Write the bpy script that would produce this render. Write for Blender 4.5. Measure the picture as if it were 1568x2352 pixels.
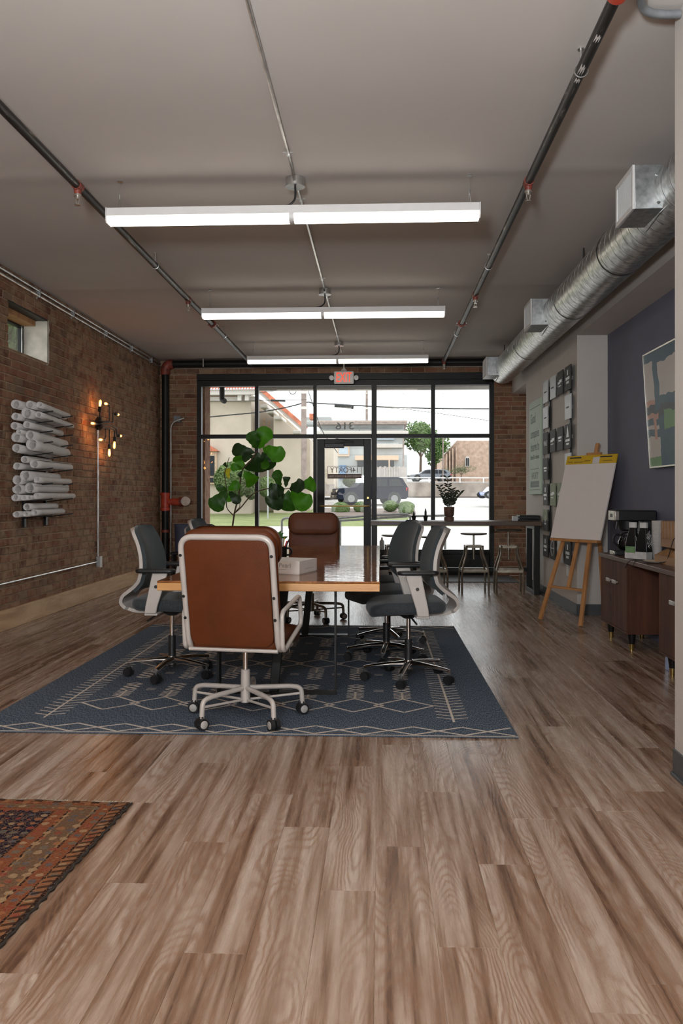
import bpy, math, random
from mathutils import Vector, Matrix
random.seed(7)
for o in list(bpy.data.objects): bpy.data.objects.remove(o)
SC = bpy.context.scene
COL = SC.collection
PI = math.pi
# ------------------------------------------------------------------ camera
F_PX, CAM_H, VPX, HOR = 1970.0, 1.22, 873.0, 1139.0      # image taken as 1568 x 2352
YAW = math.atan((VPX - 784) / F_PX)
cd = bpy.data.cameras.new('camera'); cam = bpy.data.objects.new('camera', cd); COL.objects.link(cam)
cam.location = (0, 0, CAM_H); cam.rotation_euler = (PI / 2, 0, YAW)
cd.sensor_fit = 'VERTICAL'; cd.sensor_height = 36.0; cd.sensor_width = 24.0
cd.lens = F_PX / 2352 * 36.0; cd.shift_y = -(1176 - HOR) / 2352; cd.clip_start = 0.05; cd.clip_end = 400
SC.camera = cam
# ------------------------------------------------------------------ world, light, exposure
w = bpy.data.worlds.new('overcast_sky'); SC.world = w; w.use_nodes = True
nt = w.node_tree; bg = nt.nodes['Background']
tc = nt.nodes.new('ShaderNodeTexCoord'); nz = nt.nodes.new('ShaderNodeTexNoise')
nz.inputs['Scale'].default_value = 2.2; nz.inputs['Detail'].default_value = 3
rp = nt.nodes.new('ShaderNodeValToRGB')
rp.color_ramp.elements[0].color = (0.86, 0.89, 0.93, 1); rp.color_ramp.elements[1].color = (1, 1, 1, 1)
nt.links.new(tc.outputs['Generated'], nz.inputs['Vector']); nt.links.new(nz.outputs['Fac'], rp.inputs['Fac'])
nt.links.new(rp.outputs['Color'], bg.inputs['Color']); bg.inputs['Strength'].default_value = 1.8
def area(name, loc, rot, sx, sy, power, col):
    l = bpy.data.lights.new(name, 'AREA'); l.shape = 'RECTANGLE'; l.size = sx; l.size_y = sy; l.energy = power; l.color = col
    o = bpy.data.objects.new(name, l); COL.objects.link(o); o.location = loc; o.rotation_euler = rot
    return o
area('added_rear_fill', (-0.6, -4.6, 1.75), (-PI / 2 + PI, 0, 0), 3.6, 2.3, 30, (1.0, 0.92, 0.84))  # added fill light, brightens the room from behind the camera
area('bounce_flash', (-0.55, -0.7, 1.75), (math.radians(149), 0, 0), 0.45, 0.45, 205, (0.88, 0.94, 1.0))
SC.view_settings.view_transform = 'Standard'; SC.view_settings.look = 'None'
SC.view_settings.exposure = 0.7; SC.view_settings.gamma = 1.0; SC.view_settings.use_curve_mapping = False
FIX_EMIT = 3.7          # emission of the linear lamps' diffusers
# ------------------------------------------------------------------ geometry helpers
_s, _c = math.sin(YAW), math.cos(YAW)
def at(px, py, Y):      # point of the line of sight through a picture point, at room depth Y
    a = (px - 784) / F_PX; b = (HOR - py) / F_PX
    t = Y / (_s * a + _c)
    return Vector(((_c * a - _s) * t, Y, CAM_H + b * t))
def lerp(a, b, t): return a + (b - a) * t
class MB:
    def __init__(s): s.v = []; s.f = []; s.m = []; s.mi = 0; s.M = None
    def add(s, vs, fs):
        n = len(s.v)
        for p in vs:
            p = Vector(p)
            s.v.append(s.M @ p if s.M else p)
        for q in fs: s.f.append([i + n for i in q]); s.m.append(s.mi)
        return s
    def box(s, x0, x1, y0, y1, z0, z1):
        return s.add([(x0,y0,z0),(x1,y0,z0),(x1,y1,z0),(x0,y1,z0),(x0,y0,z1),(x1,y0,z1),(x1,y1,z1),(x0,y1,z1)],
            [(0,3,2,1),(4,5,6,7),(0,1,5,4),(1,2,6,5),(2,3,7,6),(3,0,4,7)])
    def bar(s, p0, p1, w, d, up=(0,0,1)):        # rectangular bar between two points
        p0, p1 = Vector(p0), Vector(p1); a = (p1 - p0).normalized(); u = Vector(up)
        if abs(a.dot(u)) > .98: u = Vector((1,0,0))
        x = a.cross(u).normalized(); y = x.cross(a).normalized()
        q = [x*w/2+y*d/2, -x*w/2+y*d/2, -x*w/2-y*d/2, x*w/2-y*d/2]
        return s.loft([[p0+k for k in q],[p1+k for k in q]])
    def loft(s, rings, caps=True, closed=True, loop=False):
        n = len(rings[0]); vs = [p for r in rings for p in r]; fs = []
        R = len(rings)
        for i in range(R if loop else R-1):
            j = (i+1) % R
            for k in range(n if closed else n-1):
                l = (k+1) % n
                fs.append((i*n+k, i*n+l, j*n+l, j*n+k))
        if caps and closed and not loop:
            fs.append(tuple(range(n))[::-1]); fs.append(tuple((R-1)*n+k for k in range(n)))
        return s.add(vs, fs)
    def cyl(s, p0, p1, r0, r1=None, n=14, caps=True):
        r1 = r0 if r1 is None else r1
        p0, p1 = Vector(p0), Vector(p1); a = (p1-p0).normalized()
        u = a.orthogonal().normalized(); v = a.cross(u)
        ring = lambda p, r: [p + (u*math.cos(t)+v*math.sin(t))*r for t in [2*PI*k/n for k in range(n)]]
        return s.loft([ring(p0,r0), ring(p1,r1)], caps)
    def tube(s, path, r, n=10, caps=True, loop=False, flat=1.0):
        P = [Vector(p) for p in path]; N = len(P); rings = []
        rr = r if isinstance(r, (list, tuple)) else [r]*N
        u = None
        for i in range(N):
            if loop: t = P[(i+1)%N]-P[i-1]
            else: t = P[min(i+1,N-1)]-P[max(i-1,0)]
            t.normalize()
            u = t.orthogonal().normalized() if u is None else (u - t*u.dot(t)).normalized()
            v = t.cross(u)
            rings.append([P[i]+(u*math.cos(a)+v*math.sin(a)*flat)*rr[i] for a in [2*PI*k/n for k in range(n)]])
        return s.loft(rings, caps, True, loop)
    def lathe(s, prof, n=20, c=(0,0,0), caps=True):
        c = Vector(c)
        return s.loft([[c+Vector((r*math.cos(2*PI*k/n), r*math.sin(2*PI*k/n), z)) for k in range(n)] for r, z in prof], caps)
    def prism(s, pts, vec):
        vec = Vector(vec); a = [Vector(p) for p in pts]
        return s.loft([a, [p+vec for p in a]])
    def sheet(s, g):
        n = len(g[0]); vs = [p for r in g for p in r]
        return s.add(vs, [(i*n+k, i*n+k+1, (i+1)*n+k+1, (i+1)*n+k) for i in range(len(g)-1) for k in range(n-1)])
    def ball(s, c, r, n=12, m=8, sc=(1,1,1)):
        c = Vector(c); rings = []
        for i in range(1, m):
            t = PI*i/m
            rings.append([c+Vector((math.sin(t)*math.cos(2*PI*k/n)*r*sc[0], math.sin(t)*math.sin(2*PI*k/n)*r*sc[1], -math.cos(t)*r*sc[2])) for k in range(n)])
        return s.loft(rings)
    def mesh(s, name):
        me = bpy.data.meshes.new(name); me.from_pydata([tuple(p) for p in s.v], [], s.f)
        me.polygons.foreach_set('material_index', s.m); me.update(); return me
def fillet(pts, r, n=5, loop=False):
    P = [Vector(p) for p in pts]; N = len(P); out = []
    for i in range(N):
        if not loop and i in (0, N-1): out.append(P[i]); continue
        a, b, c = P[i-1], P[i], P[(i+1)%N]
        d1, d2 = (a-b), (c-b); k = min(r, d1.length*.49, d2.length*.49)
        s0, e0 = b+d1.normalized()*k, b+d2.normalized()*k
        for j in range(n+1):
            t = j/n; out.append(s0*(1-t)**2 + b*2*t*(1-t) + e0*t*t)
    return out
def dense(pts, n=6):     # catmull-rom
    P = [Vector(p) for p in pts]; P = [P[0]*2-P[1]]+P+[P[-1]*2-P[-2]]; out = []
    for i in range(1, len(P)-2):
        for j in range(n):
            t = j/n; a,b,c,d = P[i-1],P[i],P[i+1],P[i+2]
            out.append(.5*((2*b)+(c-a)*t+(2*a-5*b+4*c-d)*t*t+(3*b-a-3*c+d)*t**3))
    out.append(P[-2]); return out
def O(name, mb, mat, parent=None, bevel=0, smooth=True, sub=0, seg=2):
    me = mb.mesh(name) if isinstance(mb, MB) else mb
    o = bpy.data.objects.new(name, me); COL.objects.link(o)
    for m in (mat if isinstance(mat, (list, tuple)) else [mat]):
        if len(me.materials) < (len(mat) if isinstance(mat, (list, tuple)) else 1): me.materials.append(m)
    if isinstance(mb, MB) and smooth:
        me.polygons.foreach_set('use_smooth', [True]*len(me.polygons)); me.set_sharp_from_angle(angle=math.radians(38))
    if parent is not None: o.parent = parent
    if bevel:
        b = o.modifiers.new('bevel', 'BEVEL'); b.width = bevel; b.segments = seg; b.limit_method = 'ANGLE'; b.angle_limit = math.radians(40)
    if sub:
        b = o.modifiers.new('sub', 'SUBSURF'); b.levels = sub; b.render_levels = sub
    return o
def tag(o, label, cat, group=None, kind=None):
    o['label'] = label; o['category'] = cat
    if group: o['group'] = group
    if kind: o['kind'] = kind
    return o
def T(name, label, cat, loc=(0,0,0), rz=0, group=None):
    o = bpy.data.objects.new(name, None); COL.objects.link(o); o.location = loc; o.rotation_euler = (0,0,rz)
    o.empty_display_size = .05
    return tag(o, label, cat, group)
def S(name, mb=None, mat=None, parent=None, **k):
    o = O(name, mb, mat, parent, **k) if mb is not None else bpy.data.objects.new(name, None)
    if mb is None: COL.objects.link(o)
    if parent is None: o['kind'] = 'structure'
    return o
KIDS = {}
def copy_tree(o, parent=None):
    c = o.copy(); COL.objects.link(c)
    if parent is not None: c.parent = parent
    for ch in [x for x in bpy.data.objects if x.parent == o]: copy_tree(ch, c)
    return c
def text_mesh(s, size, extrude=.0006, align='CENTER', space=1.0):
    cu = bpy.data.curves.new('t', 'FONT'); cu.body = s; cu.size = size; cu.extrude = extrude; cu.align_x = align; cu.space_character = space
    cu.resolution_u = 3
    ob = bpy.data.objects.new('t', cu); COL.objects.link(ob)
    dg = bpy.context.evaluated_depsgraph_get(); me = bpy.data.meshes.new_from_object(ob.evaluated_get(dg))
    bpy.data.objects.remove(ob); return me
def text(name, s, size, mat, parent, org, U, V, mirror=False, xs=1.0, **k):
    me = text_mesh(s, size, **k); U, V, org = Vector(U).normalized(), Vector(V).normalized(), Vector(org); W = U.cross(V)
    for v in me.vertices:
        x = (-v.co.x if mirror else v.co.x)*xs
        v.co = org + U*x + V*v.co.y + W*v.co.z
    if not me.materials: me.materials.append(mat)
    else: me.materials[0] = mat
    return O(name, me, mat, parent)
# ------------------------------------------------------------------ materials
class G:
    def __init__(s, name):
        s.mat = bpy.data.materials.new(name); s.mat.use_nodes = True; s.t = s.mat.node_tree; s.b = s.t.nodes['Principled BSDF']
    def put(s, sock, v):
        if isinstance(v, bpy.types.NodeSocket): s.t.links.new(v, sock)
        elif isinstance(v, (tuple, list)) and sock.type == 'RGBA' and len(v) == 3: sock.default_value = (*v, 1)
        else: sock.default_value = v
    def n(s, ty, ins=None, **props):
        nd = s.t.nodes.new('ShaderNode'+ty)
        for k, v in props.items(): setattr(nd, k, v)
        for k, v in (ins or {}).items(): s.put(nd.inputs[k], v)
        return nd
    def m(s, op, a, b=0.0, c=0.0):
        nd = s.n('Math', operation=op); s.put(nd.inputs[0], a); s.put(nd.inputs[1], b); s.put(nd.inputs[2], c); return nd.outputs[0]
    def mix(s, f, a, b, mode='MIX'):
        nd = s.n('Mix', data_type='RGBA', blend_type=mode); s.put(nd.inputs[0], f); s.put(nd.inputs[6], a); s.put(nd.inputs[7], b); return nd.outputs[2]
    def ramp(s, f, stops, interp='LINEAR'):
        nd = s.n('ValToRGB'); cr = nd.color_ramp; cr.interpolation = interp
        while len(cr.elements) < len(stops): cr.elements.new(.5)
        for e, (p, c) in zip(cr.elements, stops): e.position = p; e.color = (*c, 1) if len(c) == 3 else c
        s.put(nd.inputs[0], f); return nd.outputs[0]
    def noise(s, vec, scale=5, detail=3, rough=.5, dist=0):
        nd = s.n('TexNoise', {'Vector': vec, 'Scale': scale, 'Detail': detail, 'Roughness': rough, 'Distortion': dist}); return nd.outputs['Fac']
    def pos(s): return s.n('NewGeometry').outputs['Position']
    def obj(s): return s.n('TexCoord').outputs['Object']
    def map(s, vec, sc=(1,1,1), loc=(0,0,0), rot=(0,0,0)):
        return s.n('Mapping', {'Vector': vec, 'Scale': sc, 'Location': loc, 'Rotation': rot}).outputs[0]
    def sep(s, vec): return s.n('SeparateXYZ', {0: vec}).outputs
    def com(s, x, y, z): return s.n('CombineXYZ', {0: x, 1: y, 2: z}).outputs[0]
    def bump(s, h, dist=.002, strength=1.0):
        nd = s.n('Bump', {'Height': h, 'Distance': dist, 'Strength': strength}); s.put(s.b.inputs['Normal'], nd.outputs[0])
    def rnd(s):
        a = s.n('ObjectInfo').outputs['Random']; b = s.n('Attribute', attribute_name='rnd').outputs['Fac']
        return s.m('FRACT', s.m('ADD', a, b))
    def set(s, **k):
        for a, v in k.items(): s.put(s.b.inputs[{'col':'Base Color','rough':'Roughness','metal':'Metallic','spec':'Specular IOR Level','coat':'Coat Weight','coat_rough':'Coat Roughness','emit':'Emission Color','estr':'Emission Strength','sheen':'Sheen Weight','sss':'Subsurface Weight'}[a]], v)
        return s
def M(name, col, rough=.5, metal=0., var=.12, scale=14., bump=0., bscale=120., **k):
    g = G(name); p = g.obj(); nz = g.noise(p, scale, 4)
    c2 = tuple(max(0, c*(1-2*var)) for c in col); c3 = tuple(min(1, c*(1+var)) for c in col)
    g.set(col=g.ramp(nz, [(.3, c2), (.7, c3)]), rough=rough, metal=metal, **k)
    if bump: g.bump(g.noise(p, bscale, 2), bump)
    return g.mat
def emis(name, col, strength, rough=.5):
    g = G(name); nz = g.noise(g.obj(), 3, 1); g.set(col=tuple(c*.6 for c in col), emit=g.mix(nz, col, tuple(min(1, c*1.03) for c in col)), estr=strength, rough=rough); return g.mat
def wood(name, c1, c2, c3, axis='X', sc=1.0, rough=.45, coat=0., bump=.0006, line=.35, spec=.5):
    g = G(name); p = g.obj()
    st = {'X': (.9,7,7), 'Y': (7,.9,7), 'Z': (7,7,.9)}[axis]; q = g.map(p, tuple(a*sc for a in st))
    a = g.noise(q, 1.6, 3, .5, .6); l = g.m('SINE', g.m('MULTIPLY', a, 70.)); l = g.m('MULTIPLY_ADD', l, .5, .5)
    fine = g.noise(g.map(q, (6,6,6)), 4, 3)
    base = g.ramp(a, [(.3, c1), (.5, c2), (.72, c3)])
    col = g.mix(g.m('MULTIPLY', l, line), base, c1); col = g.mix(g.m('MULTIPLY', fine, .35), col, c2)
    g.set(col=col, rough=rough, coat=coat, coat_rough=.08, spec=spec); g.bump(fine, bump); return g.mat
m_ceil = None
def build_mats():
    d = {}
    # vinyl planks
    g = G('vinyl_plank'); r = g.rnd(); X, Y, Z = g.sep(g.pos())
    q = g.com(g.m('MULTIPLY_ADD', X, 6.0, g.m('MULTIPLY', r, 57.)), g.m('MULTIPLY_ADD', Y, 1.35, g.m('MULTIPLY', r, 91.)), g.m('MULTIPLY', r, 13.))
    wob = g.noise(g.com(g.m('MULTIPLY_ADD', X, 45., g.m('MULTIPLY', r, 9.)), g.m('MULTIPLY', Y, 16.), r), 1., 3, .6)
    a = g.m('ADD', g.noise(q, .75, 1, .35, .3), g.m('MULTIPLY', wob, .035)); sn = g.m('MULTIPLY_ADD', g.m('SINE', g.m('MULTIPLY', a, 190.)), .5, .5)
    st = g.noise(g.com(g.m('MULTIPLY_ADD', X, 22., g.m('MULTIPLY', r, 31.)), g.m('MULTIPLY_ADD', Y, .8, g.m('MULTIPLY', r, 17.)), 0.), 1., 3, .55)
    msk = g.ramp(g.noise(g.com(g.m('MULTIPLY_ADD', X, 9., g.m('MULTIPLY', r, 77.)), g.m('MULTIPLY_ADD', Y, 1.1, g.m('MULTIPLY', r, 5.)), 2.), 1., 1), [(.40, (.12,.12,.12)), (.56, (1,1,1))])
    fine = g.noise(g.com(g.m('MULTIPLY', X, 170.), g.m('MULTIPLY', Y, 3.5), r), 1., 3, .6); l = g.m('MULTIPLY', g.m('POWER', sn, 2.0), msk)
    base = g.ramp(g.m('ADD', g.m('MULTIPLY', st, .9), g.m('MULTIPLY', r, .12)), [(.36, (.115,.058,.034)), (.44, (.26,.16,.105)), (.54, (.40,.29,.225)), (.68, (.52,.415,.345))])
    col = g.mix(g.m('MULTIPLY', l, .72), base, (.24,.128,.075))
    col = g.mix(g.m('MULTIPLY', g.m('SUBTRACT', fine, .3), .35), col, (.22,.125,.08))
    g.set(col=col, rough=g.m('MULTIPLY_ADD', fine, .24, .15), spec=.5); g.bump(g.m('ADD', g.m('MULTIPLY', fine, .6), g.m('MULTIPLY', l, .4)), .0007); d['plank'] = g.mat
    # bricks
    for nm, wear, tint in (('brick', .72, 0), ('brick_pier', .35, 1)):
        g = G(nm); r = g.rnd(); p = g.pos()
        base = g.ramp(r, [(0., (.12,.05,.03)), (.22, (.24,.09,.055)), (.45, (.32,.14,.085)), (.62, (.21,.11,.068)), (.8, (.36,.20,.125)), (.93, (.15,.085,.06)), (1., (.42,.29,.19))])
        sp = g.noise(p, 45, 5, .7); base = g.mix(g.m('MULTIPLY', sp, .5), base, (.10,.05,.03))
        big = g.noise(p, 1.1, 4, .6); med = g.noise(p, 9, 5, .65)
        f = g.m('MULTIPLY', g.ramp(big, [(.32, (0,0,0)), (.56, (1,1,1))]), g.ramp(med, [(.38, (0,0,0)), (.6, (1,1,1))]))
        col = g.mix(g.m('MULTIPLY', f, wear), base, (.42,.295,.185))
        chips = g.ramp(g.noise(g.map(p, (1,1,.55)), 28, 4, .7), [(.66, (0,0,0)), (.72, (1,1,1))])
        col = g.mix(g.m('MULTIPLY', chips, .8), col, (.035,.02,.014))
        g.set(col=col, rough=.9, spec=.2); g.bump(g.noise(p, 60, 5, .7), .006); d[nm] = g.mat
    g = G('mortar'); p = g.pos(); g.set(col=g.ramp(g.noise(p, 6, 5, .65), [(.3, (.24,.165,.105)), (.7, (.50,.37,.25))]), rough=.95, spec=.1); g.bump(g.noise(p, 80, 4), .004); d['mortar'] = g.mat
    g = G('ceiling_paint'); p = g.pos(); g.set(col=g.ramp(g.noise(p, .8, 3), [(.3, (.57,.525,.485)), (.7, (.62,.575,.535))]), rough=.85, spec=.2); g.bump(g.noise(p, 300, 3), .0004); d['ceil'] = g.mat
    d['wall'] = M('wall_paint', (.56,.52,.475), .8, var=.02, scale=3, bump=.001, bscale=240)
    d['blue'] = M('blue_wall_paint', (.145,.15,.205), .75, var=.04, scale=3, bump=.001, bscale=240)
    d['plaster'] = M('old_plaster', (.62,.58,.50), .9, var=.15, scale=7, bump=.004, bscale=20)
    d['rubber'] = M('rubber_base', (.075,.08,.085), .45, var=.06)
    d['pine'] = wood('pine_board', (.36,.20,.09), (.58,.38,.20), (.70,.50,.29), 'Y', .8, .6, line=.25)
    d['black'] = M('black_anodised', (.009,.0085,.008), .42, var=.1, spec=.3)
    d['blackm'] = M('black_steel', (.011,.0105,.01), .45, 0., var=.1, spec=.3)
    d['blackp'] = M('black_plastic', (.014,.014,.015), .42, var=.1)
    d['rubbertire'] = M('black_tyre', (.02,.02,.02), .7)
    d['galv'] = M('galvanised_steel', (.55,.55,.53), .33, .95, var=.25, scale=22)
    d['galvbox'] = M('galvanised_sheet', (.44,.45,.45), .45, .85, var=.16, scale=30)
    d['conduit'] = M('emt_conduit', (.58,.57,.55), .32, .9, var=.18, scale=9)
    d['graycond'] = M('grey_conduit', (.22,.23,.24), .5, .2)
    d['chrome'] = M('chrome', (.72,.70,.68), .12, 1., var=.03)
    d['nickel'] = M('brushed_nickel', (.62,.58,.52), .3, .9, var=.1)
    d['brass'] = M('brass', (.52,.36,.13), .3, .9)
    g = G('pipe_iron'); p = g.pos(); f = g.ramp(g.noise(g.map(p, (14,1.6,14)), 2.2, 5, .7), [(.56, (0,0,0)), (.68, (1,1,1))])
    g.set(col=g.mix(f, (.02,.018,.016), (.30,.27,.23)), rough=.42, metal=.35); d['pipe'] = g.mat
    d['red'] = M('red_coupling', (.48,.055,.025), .45, var=.2)
    d['redrust'] = M('rusty_red_fitting', (.26,.05,.03), .5, var=.3)
    d['white'] = M('white_enamel', (.72,.71,.69), .4, var=.02)
    d['fixture'] = M('fixture_white', (.70,.68,.66), .45, var=.02)
    d['diff'] = emis('lamp_diffuser', (1., .91, .79), FIX_EMIT)
    d['beige'] = M('beige_plastic', (.50,.455,.42), .42, var=.03)
    d['beigem'] = M('beige_powder_coat', (.50,.455,.42), .38, .1, var=.03)
    g = G('mesh_fabric'); p = g.obj(); wv = g.n('TexWave', {'Vector': p, 'Scale': 75., 'Distortion': 1.5, 'Detail': 1.}, bands_direction='Z').outputs['Fac']
    g.set(col=g.ramp(wv, [(.2, (.026,.032,.035)), (.8, (.040,.049,.052))]), rough=.85, sheen=.15); g.bump(wv, .0005); d['fabric'] = g.mat
    g = G('seat_fabric'); p = g.obj(); nz = g.noise(g.map(p, (220,220,60)), 1, 2); g.set(col=g.ramp(nz, [(.3, (.018,.022,.025)), (.7, (.042,.05,.055))]), rough=.88, sheen=.15); g.bump(nz, .001); d['seatf'] = g.mat
    for nm, c in (('tan_leather', (.105,.026,.0065)), ('brown_leather', (.13,.043,.02))):
        g = G(nm); p = g.obj(); big = g.noise(p, 7, 4, .6); vz = g.n('TexVoronoi', {'Vector': p, 'Scale': 320.}).outputs['Distance']
        g.set(col=g.ramp(big, [(.3, tuple(x*.86 for x in c)), (.7, tuple(x*1.1 for x in c))]), rough=.45, spec=.25); g.bump(vz, .0007); d[nm] = g.mat
    # live-edge resin table
    g = G('resin_pine_top'); p = g.obj(); q = g.map(p, (5.5,.55,5)); a = g.noise(q, 1.5, 3, .5, .5); l = g.m('MULTIPLY_ADD', g.m('SINE', g.m('MULTIPLY', a, 60.)), .5, .5)
    base = g.ramp(a, [(.3, (.16,.055,.018)), (.5, (.32,.12,.038)), (.72, (.46,.20,.07))]); col = g.mix(g.m('MULTIPLY', l, .45), base, (.10,.034,.012))
    wob = g.noise(g.map(p, (9, 26, 9)), 1.0, 3, .5)
    g.set(col=col, rough=.05); g.bump(wob, .0011); d['tabletop'] = g.mat
    d['tableedge'] = wood('yellow_pine_edge', (.50,.22,.06), (.62,.31,.10), (.70,.38,.14), 'X', 1.3, .35, .3, line=.3)
    d['tableside'] = wood('yellow_pine_side', (.50,.22,.06), (.62,.31,.10), (.70,.38,.14), 'Y', 1.3, .35, .3, line=.3)
    d['barwood'] = wood('walnut_stain_bar', (.045,.026,.016), (.10,.06,.036), (.16,.10,.06), 'X', 1., .4)
    d['cabwood'] = wood('mahogany_veneer', (.055,.022,.014), (.10,.040,.026), (.15,.06,.034), 'Z', .9, .55, 0., line=.25, spec=.12)
    d['cabtop'] = wood('mahogany_worktop', (.06,.024,.015), (.11,.046,.028), (.16,.07,.044), 'Y', .9, .32, 0., line=.25, spec=.3)
    d['easelw'] = wood('easel_beech', (.36,.155,.05), (.48,.225,.08), (.56,.28,.11), 'Z', 1.2, .5, line=.2)
    d['bamboo'] = wood('bamboo_box', (.24,.115,.04), (.34,.17,.065), (.42,.23,.10), 'Y', 1.2, .5, line=.25)
    d['gunmetal'] = M('gunmetal_tube', (.30,.265,.21), .3, .85, var=.2)
    d['paper'] = M('white_paper', (.66,.63,.61), .85, var=.03)
    d['paperd'] = M('paper_inside', (.46,.43,.41), .9, var=.08)
    d['padpaper'] = M('flip_chart_paper', (.74,.68,.64), .9, var=.01)
    d['yellow'] = M('yellow_card', (.62,.39,.012), .7, var=.04)
    d['ink'] = M('dark_ink', (.03,.028,.03), .7)
    d['green_sign'] = M('mint_sign_board', (.43,.54,.43), .6, var=.03)
    d['signink'] = M('sign_lettering', (.075,.10,.085), .6)
    d['plaqdark'] = M('dark_plaque', (.045,.043,.041), .6, var=.06, spec=.15)
    d['plaqlight'] = M('silver_plaque', (.44,.45,.46), .45, .2, var=.05)
    d['plaqgreen'] = M('sage_plaque', (.25,.31,.19), .6, var=.05, spec=.2)
    d['silverink'] = M('silver_lettering', (.62,.62,.62), .4, .2)
    d['exit_red'] = emis('exit_letters', (1., .06, .02), .7)
    d['bulb'] = emis('warm_bulb_filament', (1., .50, .16), 16.)
    g = G('bulb_glass'); nz = g.noise(g.obj(), 6, 1); tr = g.n('BsdfTransparent', {'Color': (1., .93, .82)}); gl = g.n('BsdfGlossy', {'Roughness': .05, 'Color': (1,1,1)}); lw = g.n('LayerWeight', {'Blend': .25})
    em = g.n('Emission', {'Color': (1., .42, .12), 'Strength': .9}); ad = g.n('AddShader', {0: tr.outputs[0], 1: em.outputs[0]})
    mx = g.n('MixShader', {0: g.m('MULTIPLY', lw.outputs['Facing'], .5), 1: ad.outputs[0], 2: gl.outputs[0]}); g.t.links.new(mx.outputs[0], g.t.nodes['Material Output'].inputs['Surface']); d['bulbglass'] = g.mat
    def glass(name, tint, amt, ro=.0):
        g = G(name); tr = g.n('BsdfTransparent', {'Color': tint}); gl = g.n('BsdfGlossy', {'Roughness': ro, 'Color': (1,1,1)}); fr = g.n('Fresnel', {'IOR': 1.45})
        nz = g.noise(g.obj(), 2, 1); mx = g.n('MixShader', {0: g.m('MULTIPLY', fr.outputs[0], g.m('MULTIPLY_ADD', nz, .1, amt)), 1: tr.outputs[0], 2: gl.outputs[0]})
        g.t.links.new(mx.outputs[0], g.t.nodes['Material Output'].inputs['Surface']); return g.mat
    d['glass'] = glass('window_glass', (.97,.985,.98), .4); d['carafe'] = glass('carafe_glass', (.35,.36,.38), 1.0, .02)
    d['decal'] = M('vinyl_decal', (.20,.13,.11), .6)
    d['decaltext'] = M('pale_decal_lettering', (.7,.66,.62), .6)
    d['decalgrey'] = M('grey_number_decal', (.24,.26,.26), .6)
    # rugs
    g = G('blue_woven_rug'); p = g.obj(); a = g.noise(g.map(p, (330,60,1)), 1, 3, .7); b = g.noise(g.map(p, (300,40,1)), 1, 2); 
    g.set(col=g.ramp(g.m('MULTIPLY_ADD', b, .5, g.m('MULTIPLY', a, .55)), [(.40, (.014,.026,.05)), (.5, (.048,.08,.132)), (.60, (.22,.24,.26))]), rough=.95, spec=.1); g.bump(a, .0025); d['rug'] = g.mat
    d['rugline'] = M('cream_rug_yarn', (.66,.58,.50), .95, var=.12, scale=120, bump=.001)
    g = G('persian_rug'); X, Y, Z = g.sep(g.obj()); dx = g.m('MULTIPLY', X, -1.); dy = g.m('MULTIPLY', Y, -2.3)
    e = g.m('MINIMUM', dx, dy); al = g.m('MULTIPLY_ADD', g.m('LESS_THAN', dx, dy), Y, g.m('MULTIPLY', g.m('GREATER_THAN', dx, dy), X))
    wob = g.noise(g.obj(), 60, 3); e2 = g.m('MULTIPLY_ADD', wob, .012, e)
    rust = (.26,.075,.032); navy = (.012,.013,.03); tan = (.36,.21,.10); dk = (.028,.014,.012); mid = (.30,.13,.06)
    band = g.ramp(g.m('MULTIPLY', e2, 1.), [(0, dk), (.016, mid), (.052, dk), (.060, rust), (.108, dk), (.116, tan), (.124, (.17,.10,.06)), (.196, tan), (.204, dk), (.212, rust), (.262, dk), (.272, navy)], 'CONSTANT')
    v = g.n('TexVoronoi', {'Vector': g.map(g.obj(), (24,24,1)), 'Scale': 1., 'Randomness': .35}); vd = v.outputs['Distance']; vc = v.outputs['Color']
    mot = g.ramp(g.sep(vc)[0], [(0, (.40,.16,.07)), (.25, (.10,.11,.13)), (.45, (.45,.30,.17)), (.65, (.30,.06,.04)), (.85, (.16,.15,.12))], 'CONSTANT')
    f = g.m('LESS_THAN', vd, g.m('MULTIPLY_ADD', wob, .35, .18)); col = g.mix(g.m('MULTIPLY', f, .85), band, mot)
    v2 = g.n('TexVoronoi', {'Vector': g.map(g.obj(), (60,60,1)), 'Scale': 1.}, feature='DISTANCE_TO_EDGE').outputs['Distance']
    col = g.mix(g.m('MULTIPLY', g.m('LESS_THAN', v2, .07), .5), col, (.30,.17,.09))
    st = g.m('LESS_THAN', g.m('FRACT', g.m('MULTIPLY', g.m('ADD', al, g.m('MULTIPLY', dx, .5)), 26.)), .42); ed = g.m('LESS_THAN', e2, .052)
    col = g.mix(g.m('MULTIPLY', g.m('MULTIPLY', st, ed), .8), col, dk)
    # cream medallion
    md = g.m('ADD', g.m('ABSOLUTE', g.m('ADD', X, .76)), g.m('MULTIPLY', g.m('ABSOLUTE', g.m('ADD', Y, .40)), 1.3))
    zz = g.m('MULTIPLY_ADD', g.m('PINGPONG', g.m('MULTIPLY', Y, 1.), .02), .8, md)
    mcol = g.ramp(zz, [(0, (.42,.30,.18)), (.22, (.30,.09,.05)), (.27, (.44,.33,.21)), (.33, (.2,.15,.12)), (.36, (.24,.07,.04)), (.42, navy)], 'CONSTANT')
    inm = g.m('MULTIPLY', g.m('LESS_THAN', zz, .42), g.m('GREATER_THAN', e2, .28)); fl2 = g.m('LESS_THAN', vd, .22)
    col = g.mix(inm, col, g.mix(g.m('MULTIPLY', fl2, .6), mcol, mot))
    pile = g.noise(g.obj(), 500, 2); g.set(col=g.mix(g.m('MULTIPLY', pile, .35), col, (.04,.02,.015)), rough=1., spec=.05); g.bump(pile, .003); d['persian'] = g.mat
    d['fringe'] = M('cotton_fringe', (.50,.43,.34), .95, var=.1)
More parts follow.
